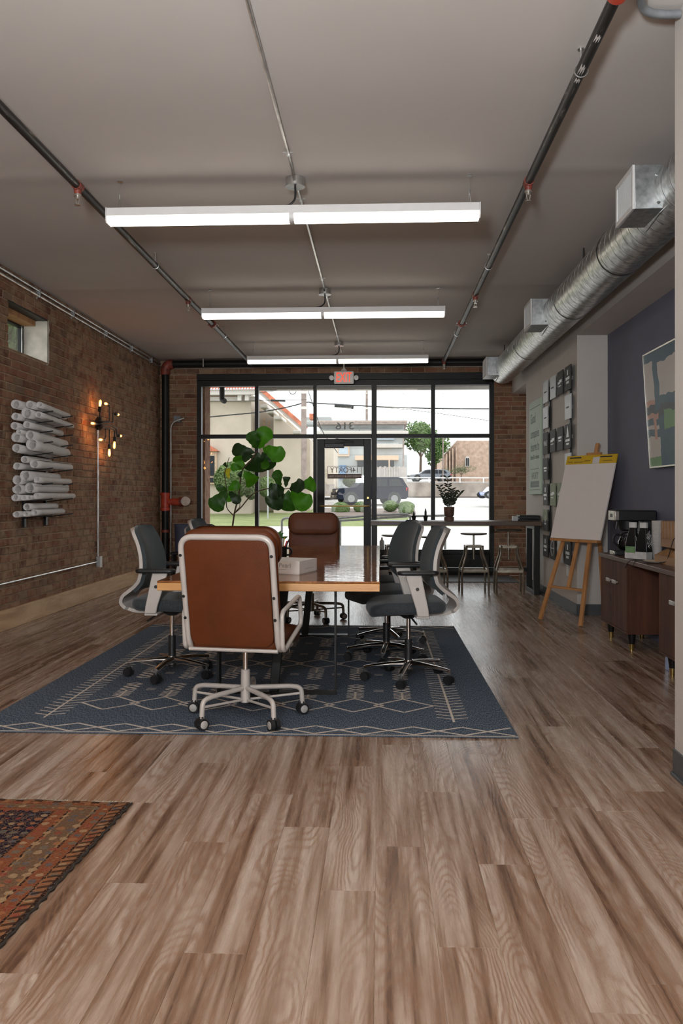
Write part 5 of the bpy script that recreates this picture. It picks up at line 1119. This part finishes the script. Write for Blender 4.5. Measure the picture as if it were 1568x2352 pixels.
for k, y in enumerate((.17,)):
    mb = MB(); mb.box(-.088, -.06, y-.1, y+.06, .012, .17); tag(O('sweetener_pack', mb, MT['sleeve'], bevel=.003), 'dark packet standing inside the bamboo crate', 'packet').location = cr.location
for k in range(3):
    mb = MB(); mb.lathe([(.045,0), (.043,.004), (.034,.105), (.0001,.105)], 20); o = tag(O('coffee_cup', mb, MT['sleeve']), ['bottom', 'middle', 'top'][k]+' of the upside-down dark paper cups on the bamboo crate', 'cup', 'upside-down dark cups'); o.location = (2.17, 6.085, CZt+.118+.194+.012*k)
    mb = MB(); mb.cyl((0,0,-.002), (0,0,.004), .047, None, 20); O('white_rim', mb, MT['cup'], o)
o = tag(O('small_speaker', MB().box(-.03, .03, -.03, .03, 0, .075), MT['blackp'], bevel=.008), 'small black box on the far end of the bamboo crate', 'box'); o.location = (2.21, 6.35, CZt+.312)
mb = MB(); mb.tube(dense([(2.08,6.0,.95), (2.06,6.12,.92), (2.05,6.2,.80), (2.05,6.28,.745), (2.0,6.45,.732), (1.95,6.58,.731), (1.912,6.68,.72), (1.90,6.76,.66)], 6), .0028, 6); mb.tube(dense([(1.95,6.58,.731), (1.915,6.55,.728), (1.905,6.56,.70), (1.904,6.6,.67)], 5), .0025, 6); tag(O('power_cable', mb, MT['cable']), 'thin black cable trailing over the desk edge', 'cable')
mb = MB(); mb.box(1.97, 2.02, 6.02-.0, 6.028, .15, .52); 
tag(O('boxed_carton', MB().box(2.0, 2.25, 6.05, 6.13, 0, .30), MT['carbright'], bevel=.003), 'blue carton on the floor under the desk beside the near pedestal', 'carton')
# ================================================================== OUTDOORS
def gz(Y, px=784):      # ground height with distance
    pts = [(13.3,-.02), (16.0,-.05), (16.2,-.17), (37,-.17), (37.2,-.02), (55,.66), (75,1.3), (90,2.6), (160,4.0)]
    for (a, za), (b, zb) in zip(pts, pts[1:]):
        if Y <= b: return lerp(za, zb, (Y-a)/(b-a))
    return 4.0
def strip(name, y0, y1, x0, x1, mat, label, cat, up=.0, n=14):
    ys = [lerp(y0, y1, k/n) for k in range(n+1)]; mb = MB(); mb.loft([[(x0, y, gz(y)+up), (x1, y, gz(y)+up), (x1, y, gz(y)-.5), (x0, y, gz(y)-.5)] for y in ys]); return S(name, mb, mat)
strip('ground_sidewalk', YB+.3, 16.1, -30, 30, MT['concrete'], '', ''); strip('ground_street', 16.1, 37.1, -60, 60, MT['asphalt'], '', ''); strip('ground_lawn', 37.1, 75, -60, 60, MT['lawn'], '', ''); strip('ground_far', 75, 160, -120, 120, MT['asphalt'], '', '')
def gpoly(name, pts, mat, up):   # paved area laid over the lawn, from picture points at depths
    mb = MB(); ys = sorted(set([Y for a, b, Y in pts])); rows = []
    for (a0, b0, y0), (a1, b1, y1) in zip(pts, pts[1:]):
        for k in range(9):
            t = k/8; Y = lerp(y0, y1, t); l, r = at(lerp(a0, a1, t), 1139, Y).x, at(lerp(b0, b1, t), 1139, Y).x; rows.append([(l, Y, gz(Y)+up), (r, Y, gz(Y)+up), (r, Y, gz(Y)-.2), (l, Y, gz(Y)-.2)])
    mb.loft(rows); return S(name, mb, mat)
gpoly('ground_drive', [(925,1400,37.0), (945,1400,43), (940,1400,48), (700,1400,51), (715,1400,75)], MT['asphalt'], .02)
gpoly('ground_bed', [(735,955,42.5), (738,952,49.5)], MT['mulch'], .05)
# brick pier outside the left jamb and canopy above
p = at(478, 1139, 13.75); S('wall_outer_pier', MB().box(-3.4, p.x, YB+.3, 13.9, -.1, 3.4), MT['brick_pier'])
S('trim_2', MB().box(-3.6, 3.0, YB+.3, 15.3, 3.17, 3.3), MT['soffit']); S('trim_3', MB().box(at(593, 1, 15.3).x, 3.0, 15.3, 15.4, 3.11, 3.3), MT['stuccow'])
def bx(x0, x1, y0, y1, Y, d): a, b = at(x0, y0, Y), at(x1, y1, Y); return MB().box(a.x, b.x, Y, Y+d, min(a.z, b.z), max(a.z, b.z))
mb = MB(); a, b = at(503, 890, 14.6), at(516, 922, 14.6); mb.tube(fillet([(a.x+.05, 14.6, 3.175), (a.x+.05, 14.6, b.z+.02), (b.x+.01, 14.55, b.z)], .06, 4), .045, 10); tag(O('canopy_lamp', mb, MT['cable']), 'dark lamp hanging from the canopy outside the upper left window', 'outdoor lamp')
# handrail on the sidewalk
hr = T('handrail', 'grey metal handrail along the sidewalk outside the door', 'handrail', (0, 0, 0))
q = lambda px, py, Y: at(px, py, Y)
for pts in ([(647,1245,17.2), (647,1194,17.2), (655,1190,17.2), (760,1192,16.8), (860,1183,16.4), (935,1181,16.2), (942,1188,16.2), (942,1290,16.2)], [(690,1199,16.9), (800,1195,16.6), (935,1186,16.2)]):
    mb = MB(); mb.tube(fillet([q(*t) for t in pts], .12, 4), .022, 8); O('rail_tube', mb, MT['railgrey'], hr)
for px, Y in ((781,16.8), (1022,16.2)): mb = MB(); a = q(px, 1190, Y); mb.cyl((a.x, Y, -.1), a, .022, None, 8); O('post', mb, MT['railgrey'], hr)
mb = MB(); mb.tube([q(942,1186,16.2), q(1022,1184,16.2)], .022, 8); O('rail_tube', mb, MT['railgrey'], hr)
# ---- cream building with clay-tile roof
cb = T('mission_building', 'cream stucco building with red clay tile roof across the street', 'building', (0, 0, 0)); Y0 = 45.
O('front_wall', bx(400, 576, 905, 1215, Y0, 9), MT['stucco'], cb)
pts = [(570,908), (600,918), (628,935), (650,956), (690,992), (712,1010), (712,1205), (570,1205)]
mb = MB(); mb.prism([at(x, y, Y0+3) for x, y in pts], (0, 12, 0)); O('gable_wall', mb, MT['stucco'], cb)
mb = MB(); mb.prism([at(628, 948, Y0+.8), at(692, 1000, Y0+.8), at(692, 1205, Y0+.8), at(628, 1205, Y0+.8)], (0, 2.2, 0)); O('buttress', mb, MT['stucco'], cb)
O('eave_board', bx(405, 592, 895, 906, Y0-1.0, .3), MT['stuccow'], cb); O('frieze', bx(405, 590, 912, 921, Y0-.3, .3), MT['stuccow'], cb)
mb = MB(); a = at(405, 896, Y0-1.2); b = at(598, 896, Y0-1.2); n = 60; g0, g1 = [], []
for k in range(n*3+1): x = lerp(a.x, b.x, k/(n*3)); h = .10*abs(math.sin(PI*k/3*.5)); g0.append((x, Y0-1.2, a.z+h)); g1.append((x, Y0+4, a.z+2.4+h))
mb.sheet([g0, g1]); O('tile_roof', mb, MT['rooftile'], cb, smooth=False)
mb = MB(); P = [at(596, 899, Y0-.6), at(700, 988, Y0-.6)]; mb.bar(P[0], P[1], .9, .24, (0,0,1)); O('rake_board', mb, MT['stuccow'], cb)
mb = MB(); mb.bar(at(598, 893, Y0-.7), at(702, 983, Y0-.7), 1.2, .2, (0,0,1)); O('rake_tiles', mb, MT['rooftile'], cb)
for x in (545, 562): O('corbel', bx(x, x+9, 906, 920, Y0-.8, 1.0), MT['stuccow'], cb)
for x, y in ((608,928), (622,940), (640,955), (684,988)): O('corbel', bx(x-12, x+6, y, y+8, Y0+.2, 2.5), MT['stuccow'], cb, bevel=.05)
for x0, x1, y0, y1 in ((604,608,960,985), (615,619,968,990)): O('slit_window', bx(x0, x1, y0, y1, Y0+2.9, .3), MT['housetrim'], cb)
w1 = O('window_frame', bx(470, 497, 1034, 1112, Y0-.2, .4), MT['housetrim'], cb); O('window_pane', bx(478, 492, 1047, 1093, Y0-.25, .2), MT['darkglass'], w1); O('window_pane', bx(478, 492, 1097, 1108, Y0-.25, .2), MT['darkglass'], w1)
mb = MB(); mb.prism([at(468, 1036, Y0-.5), at(501, 1036, Y0-.5), at(478, 1022, Y0-.5), at(468, 1022, Y0-.5)], (0,.6,0)); O('window_hood', mb, MT['rooftile'], w1)
O('downpipe', bx(476, 479.5, 935, 990, Y0-.1, .2), MT['housegrey'], cb)
mb = MB(); _p = at(615, 1080, 41); mb.cyl((_p.x, 41, gz(41)-.2), (_p.x, 41, _p.z), .035, None, 8); tag(O('sign_post', mb, MT['housegrey']), 'thin white post on the lawn behind the fig', 'post')
# ---- utility poles and wires
def pole(label, px, w_, ytop, Y, transformer=False):
    a = at(px, ytop, Y); t = T('utility_pole', label, 'pole', (a.x, Y, gz(Y))); r = w_*Y/F_PX/2; mb = MB(); mb.cyl((0,0,-.3), (0,0,a.z-gz(Y)), r*1.1, r*.95, 12); O('shaft', mb, MT['pole'], t)
    for z in (at(px, 905, Y).z, at(px, 940, Y).z): mb = MB(); mb.cyl((0,0,z-gz(Y)), (0,0,z-gz(Y)+.12), r*1.12, None, 12); O('band', mb, MT['stuccow'], t)
    return t
pole('thick weathered utility pole on the lawn in front of the cream building', 697.5, 13, 840, 40); pole('thin dark utility pole far behind the glass door', 842, 6, 820, 90); pole('thin utility pole between the leafy tree and the brick building', 1017, 3, 1000, 84); pole('thin utility pole left of the leafy tree', 926, 4, 1000, 76)
def wire(label, pts, Y, r=.02):
    mb = MB(); mb.tube(dense([at(x, y, Y+k*.05) for k, (x, y) in enumerate(pts)], 5), r, 5); tag(O('overhead_wire', mb, MT['cable']), label, 'wire')
wire('long sagging black wire crossing the left windows', [(478,958), (530,953), (600,946), (660,935), (704,924), (720,926), (780,929), (865,934), (990,938), (1130,939)], 39.85, .03)
wire('thin wire across the top of the second window', [(590,902), (650,896), (720,888)], 39, .012); wire('thin level wire crossing the upper left panes', [(470,921), (560,921), (640,919), (704,918)], 39, .012)
wire('slanting thin wire over the right windows', [(865,935), (930,940), (1010,950), (1128,967)], 60, .02); wire('steep guy wire right of the utility pole', [(703,885), (722,940), (740,990), (775,1040)], 41, .02)
mb = MB(); a, b = at(768, 931, 39), at(812, 935, 39); mb.cyl(a, b, .09, None, 10); tag(O('cable_splice', mb, MT['cable']), 'thick splice case on the wire seen above the glass door', 'cable splice')
mb = MB(); a, b = at(622, 919.5, 39), at(655, 920.5, 39); mb.cyl(a, b, .05, None, 8); tag(O('cable_splice', mb, MT['cable']), 'slim splice case on the wire seen in the second upper window', 'cable splice')
mb = MB(); c = at(672, 898, 39); mb.tube([c+Vector((math.cos(t)*.15, 0, math.sin(t)*.15)) for t in [2*PI*k/24 for k in range(24)]], .018, 6, loop=True); tag(O('cable_coil', mb, MT['cable']), 'small cable ring hanging from a wire left of the pole', 'cable')
# ---- grey house and neighbours
hs = T('grey_house', 'grey two-storey house seen through and right of the glass door', 'building', (0, 0, 0)); Y1 = 79.
O('upper_wall', bx(735, 928, 972, 1045, Y1, 8), MT['housegrey'], hs); O('lower_wall', bx(735, 935, 1045, 1125, Y1, 8), MT['housegrey'], hs); O('roof_slab', bx(725, 935, 966, 974, Y1-1, 10), MT['pole'], hs); O('belt_course', bx(725, 938, 990, 996, Y1-.6, 1), MT['stuccow'], hs); O('porch_roof', bx(815, 915, 1046, 1056, Y1-3, 3.2), MT['housetrim'], hs); O('cornice', bx(860, 925, 1020, 1028, Y1-.6, 1), MT['stuccow'], hs)
for (x0, x1, y0, y1, m) in ((775,802,1025,1048,'housetrim'), (866,905,996,1010,'skyglass')): f_ = O('window_frame', bx(x0, x1, y0, y1, Y1-.3, .4), MT[m], hs); O('window_pane', bx(x0+3, x1-3, y0+2, y1-5, Y1-.35, .3), MT['skyglass'], f_)
O('door', bx(779, 794, 1068, 1100, Y1-.3, .4), MT['bluedoor'], hs); O('porch_opening', bx(866, 905, 1058, 1078, Y1-2.9, .4), MT['darkglass'], hs); O('porch_opening', bx(820, 838, 1058, 1072, Y1-2.9, .4), MT['darkglass'], hs)
for x in (860, 892): O('porch_post', bx(x, x+3, 1056, 1100, Y1-3, .3), MT['housetrim'], hs)
O('chimney', bx(640, 656, 952, 962, Y1, 2), MT['rooftile'], hs); O('chimney', bx(710, 722, 950, 962, Y1, 2), MT['rooftile'], hs); O('parapet', bx(700, 760, 958, 975, Y1+3, 3), MT['housegrey'], hs)
cw = T('cream_annexe', 'cream annexe wall right beside the pole, behind the door glass', 'building', (0,0,0)); O('wall', bx(712, 766, 1010, 1140, 62, 6), MT['stucco'], cw); O('parapet_cap', bx(710, 767, 1007, 1012, 61.8, 6.4), MT['stuccow'], cw)
fn = T('board_fence', 'weathered grey board fence in front of the grey house', 'fence', (0, 0, 0))
for k in range(24): x = 864+2.9*k; O('fence_board', bx(x, x+2.5, 1072+1.2*math.sin(k*1.7), 1112, 70+.03*math.sin(k*3), .06), MT['fence'], fn)
O('fence_rail', bx(864, 933, 1080, 1083, 70.1, .1), MT['fence'], fn)
fp = T('picket_fence', 'low pale fence left of the parked dark car', 'fence', (0, 0, 0))
for k in range(9): x = 745+2.6*k; O('picket', bx(x, x+1.8, 1112, 1136, 58, .05), MT['fence'], fp)
O('rail', bx(745, 768, 1113, 1115, 58.1, .08), MT['fence'], fp)
bb_ = T('brick_hall', 'brown brick building with a gable and a small arched window at the right', 'building', (0, 0, 0)); Y2 = 100.
mb = MB(); mb.prism([at(x, y, Y2) for x, y in ((1018,1112), (1018,1042), (1050,1012), (1200,1012), (1200,1112))], (0, 20, 0)); O('wall', mb, MT['farbrick'], bb_)
mb = MB(); mb.prism([at(x, y, Y2-.3) for x, y in ((1016,1044), (1049,1010), (1052,1010), (1020,1044))], (0, 20, 0)); O('roof_edge', mb, MT['stuccow'], bb_)
for x, y in ((1024,1042), (1031,1036), (1038,1030), (1046,1025)): O('pilaster', bx(x, x+3, y, 1108, Y2-.7, .8), MT['farbrick'], bb_)
f_ = O('arched_window', MB().prism([at(1073+4.8*math.cos(t), 1053-4.8*math.sin(t), Y2-.3) for t in [PI*k/8 for k in range(9)]]+[at(1068.2, 1072, Y2-.3), at(1077.8, 1072, Y2-.3)][::1], (0,.4,0)), MT['stuccow'], bb_); 
for x in (1070, 1074): O('window_pane', bx(x, x+2.6, 1052, 1070, Y2-.4, .3), MT['darkglass'], f_)
# retaining wall with railing
rw = T('retaining_wall', 'stained concrete retaining wall with a white rail above the far lot', 'wall', (0, 0, 0)); O('wall_face', bx(928, 1180, 1109, 1141, 68, 1.0), MT['retain'], rw); O('upper_lot', bx(900, 1250, 1106, 1111, 69, 40), MT['asphalt'], rw)
mb = MB(); mb.tube([at(850, 1097, 68.2), at(1180, 1098, 68.2)], .04, 6)
for x in (985, 1056, 1110): mb.tube([at(x, 1097, 68.2), at(x, 1116, 68.2)], .05, 6)
O('railing', mb, MT['white'], rw)
# ---- trees and shrubs: leaf cards on real branching crowns
def crown(mb, c, rx, ry, rz, n, s, seed, lump=.35):
    rr = random.Random(seed); lumps = [(Vector((rr.gauss(0,.45), rr.gauss(0,.45), rr.gauss(0,.45))), rr.uniform(.35,.6)) for _ in range(9)]
    for i in range(n):
        l, lr = lumps[i % 9]; d = Vector((rr.gauss(0,1), rr.gauss(0,1), rr.gauss(0,1))).normalized(); p = l*lump/.35*.75+d*lr*(rr.random()**.25); p = Vector((p.x*rx, p.y*ry, p.z*rz))+Vector(c)
        u = Vector((rr.gauss(0,1), rr.gauss(0,1), rr.gauss(0,1))).normalized(); v = u.orthogonal().normalized(); k = s*rr.uniform(.6,1.3)
        mb.add([p-u*k, p+v*k*.6, p+u*k, p-v*k*.6], [(0,1,2,3)])
def tree(label, px, Y, ytop, wpx, mat, seed, ybase=None, n=2600, name='tree', trunk=True, s=.16):
    g_ = gz(Y) if ybase is None else at(px, ybase, Y).z; a = at(px, ytop, Y); H = a.z-g_; Wd = wpx*Y/F_PX/2; t = T(name, label, 'tree', (a.x, Y, g_))
    if trunk: mb = MB(); mb.tube([(0,0,-.2), (.05,0,H*.3), (0,.1,H*.7)], [H*.025, H*.02, H*.008], 8); mb.tube([(0,0,H*.3), (Wd*.4,0,H*.6)], [H*.014, H*.005], 6); mb.tube([(0,0,H*.35), (-Wd*.4,0,H*.62)], [H*.014, H*.005], 6); O('trunk', mb, MT['bark'], t)
    mb = MB(); z0 = .28 if trunk else .02; crown(mb, (0,0,H*(1+z0)/2), Wd*1.0, Wd*1.0, H*(1-z0)/2*1.05, n, s*H/6, seed); f = O('crown', mb, MT[mat], t, smooth=False); return t
tree('tall leafy green tree left of the brown brick building', 965, 90, 955, 98, 'foliage', 1, 1098, 4200, s=.15); tree('lower leafy tree behind the parked grey car', 1000, 96, 990, 60, 'foliage', 6, 1100, 2400)
tree('grey-green bushy tree in front of the brown brick building', 1058, 88, 1066, 52, 'foliage3', 2, 1100, 1800)
def shrub(label, px, py0, py1, wpx, Y, mat, seed, n=900):
    a = at(px, py0, Y); b = at(px, py1, Y); t = T('shrub', label, 'shrub', (b.x, Y, b.z-.1)); H = a.z-b.z; Wd = wpx*Y/F_PX/2
    mb = MB(); mb.ball((0,0,H*.5+.05), 1, 14, 10, (Wd*.93, Wd*.9, H*.5)); rr = random.Random(seed); mb.v = [v*(1+rr.uniform(-.04,.04)) for v in mb.v]; crown_ = MB(); 
    for i in range(n):
        d = Vector((rr.gauss(0,1), rr.gauss(0,1), rr.gauss(0,1))).normalized(); p = Vector((d.x*Wd, d.y*Wd, d.z*H*.52+H*.5+.05)); u = Vector((rr.gauss(0,1), rr.gauss(0,1), rr.gauss(0,1))).normalized(); v = u.orthogonal().normalized(); k = H*.06; crown_.add([p-u*k, p+v*k*.6, p+u*k, p-v*k*.6], [(0,1,2,3)])
    crown_.add(mb.v, mb.f); O('leafage', crown_, MT[mat], t, smooth=False)
shrub('large round bush under the left window of the cream building', 536, 1062, 1138, 86, 43.5, 'foliage2', 3, 1600); shrub('darker bush beside the large round bush', 577, 1075, 1142, 40, 42, 'foliage3', 9, 900); shrub('small round bush against the cream wall behind the fig', 612, 1094, 1138, 40, 43.5, 'foliage2', 4)
for px, y0, y1, wd, lb, sd in ((782,1152,1182,42,'clipped round shrub left of the door stile, under the dark car', 11), (829,1150,1176,34,'clipped round shrub at the right of the door glass', 12), (896,1148,1172,34,'clipped shrub below the rear of the dark car', 13), (932,1150,1173,40,'rear one of two clipped shrubs right of the dark car', 14)): shrub(lb, px, y0, y1, wd, 46, 'foliage2', sd)
shrub('front one of two clipped shrubs right of the dark car', 932, 1160, 1180, 34, 44.5, 'foliage2', 15)
shrub('dark hedge beside the annexe behind the dark car', 812, 1090, 1118, 50, 66, 'foliage3', 16)
# greenery and a brick post outside the small high window
S('ground_side', MB().box(-40, XL-.4, YR, YB+.3, -.2, 0), MT['lawn'])
shrub('tall leafy bush outside the small high window', 36, 716, 1338, 190, 12.2, 'foliage2', 17, 5000)
_a = at(50, 760, 9.6); tag(O('brick_post', MB().box(_a.x-.005, _a.x+.3, 9.6, 9.85, 0, 3.6), MT['brick_pier']), 'narrow brick post outside the small high window', 'post')
# ---- vehicles
def vehicle(name, label, cx, Y, zg, length, height, width, prof, glasspts, paint, heading, wr, cat='car', lights=True):
    """prof: side outline (x along length 0..1 front to rear, z 0..1 of height)"""
    t = T(name, label, cat, (cx, Y, zg), heading)
    Lh = length; out = [(Lh*(x-.5), z*height) for x, z in prof]; mb = MB(); N = 5; rings = []
    for s, k in ((-1,.86), (-.94,.97), (-.6,1), (.6,1), (.94,.97), (1,.86)):
        rings.append([(x*lerp(.985, 1, k), s*width/2*(1 if z < height*.6 else lerp(1, .80, (z-height*.6)/(height*.4))), (z-height*.45)*lerp(.96, 1, min(1, k+.1))+height*.45) for x, z in out])
    mb.loft(rings); body = O('body', mb, MT[paint], t, bevel=.03)
    for s in (-1, 1):
        for gp in glasspts:
            q = [(Lh*(x-.5), s*width/2*(lerp(1, .80, (z-.6)/.4) if z > .6 else 1)+s*.012, z*height) for x, z in gp]; mb = MB(); mb.prism(q, (0, -s*.03, 0)); O('side_window', mb, MT['darkglass'], t)
    for s in (-1, 1):
        for xw in (.19, .80):
            x = Lh*(xw-.5); mb = MB(); mb.cyl((x, s*(width/2-.22), wr), (x, s*(width/2+.01), wr), wr, None, 22); wl = O('wheel', mb, MT['rubbertire'], t)
            mb = MB(); mb.cyl((x, s*(width/2), wr), (x, s*(width/2+.03), wr), wr*.66, wr*.6, 18); O('rim', mb, MT['rim'], wl)
            mb = MB(); mb.cyl((x, s*(width/2-.1), wr*1.05), (x, s*(width/2+.004), wr*1.05), wr*1.18, None, 22); O('wheel_arch', mb, MT['blackp'], t)
    if lights:
        for s in (-1, 1):
            O('headlamp', MB().box(-Lh/2-.02, -Lh/2+.16, min(s*width*.28, s*width*.46), max(s*width*.28, s*width*.46), height*.44, height*.53), MT['headlight'], t, bevel=.02); O('indicator', MB().box(-Lh/2+.1, -Lh/2+.22, min(s*width*.44, s*width*.492), max(s*width*.44, s*width*.492), height*.44, height*.52), MT['amber'], t)
            O('tail_lamp', MB().box(Lh/2-.14, Lh/2+.02, min(s*width*.40, s*width*.49), max(s*width*.40, s*width*.49), height*.46, height*.62), MT['taillight'], t, bevel=.02)
        O('bumper', MB().box(-Lh/2-.06, -Lh/2+.2, -width*.46, width*.46, height*.22, height*.34), MT['blackp'], t, bevel=.04); O('grille', MB().box(-Lh/2-.025, -Lh/2+.1, -width*.24, width*.24, height*.40, height*.53), MT['blackp'], t, bevel=.02); O('number_plate', MB().box(-Lh/2-.075, -Lh/2-.05, -.16, .16, height*.26, height*.34), MT['stuccow'], t)
    return t
suv = [(.0,.22), (.0,.50), (.03,.57), (.27,.63), (.40,.96), (.46,.99), (.86,1.0), (.93,.95), (1.0,.60), (1.0,.28), (.97,.2), (.05,.18)]
vehicle('parked_suv', 'dark blue sport utility vehicle parked across the street, seen through the door', at(848, 1139, 54).x, 54, at(848, 1158.5, 54).z, 4.55, 1.72, 1.85, suv, [[(.315,.65), (.415,.93), (.54,.94), (.54,.66)], [(.56,.66), (.56,.94), (.70,.94), (.70,.66)], [(.73,.66), (.73,.94), (.87,.93), (.93,.68)]], 'carblue', math.radians(16), .36)
sed = [(.0,.24), (.0,.48), (.04,.56), (.24,.62), (.38,.94), (.46,1.0), (.82,.99), (.93,.9), (1.0,.62), (1.0,.3), (.96,.2), (.05,.18)]
vehicle('parked_minivan', 'grey minivan parked above the concrete retaining wall', at(985, 1139, 86).x, 86, at(985, 1106, 86).z, 4.2, 1.2, 1.75, sed, [[(.27,.64), (.385,.90), (.5,.93), (.5,.65)], [(.52,.65), (.52,.93), (.68,.93), (.68,.65)], [(.70,.65), (.70,.93), (.85,.9), (.9,.68)]], 'carsilver', math.radians(6), .30)
vehicle('parked_blue_car', 'bright blue car cut off by the right window jamb', at(1129, 1139, 52).x, 52, at(1120, 1144, 52).z, 1.2*1, 1.0, 1.6, sed, [[(.27,.64), (.385,.90), (.8,.9), (.9,.68)]], 'carbright', math.radians(10), .28, lights=False).scale = (1, 1, .68)
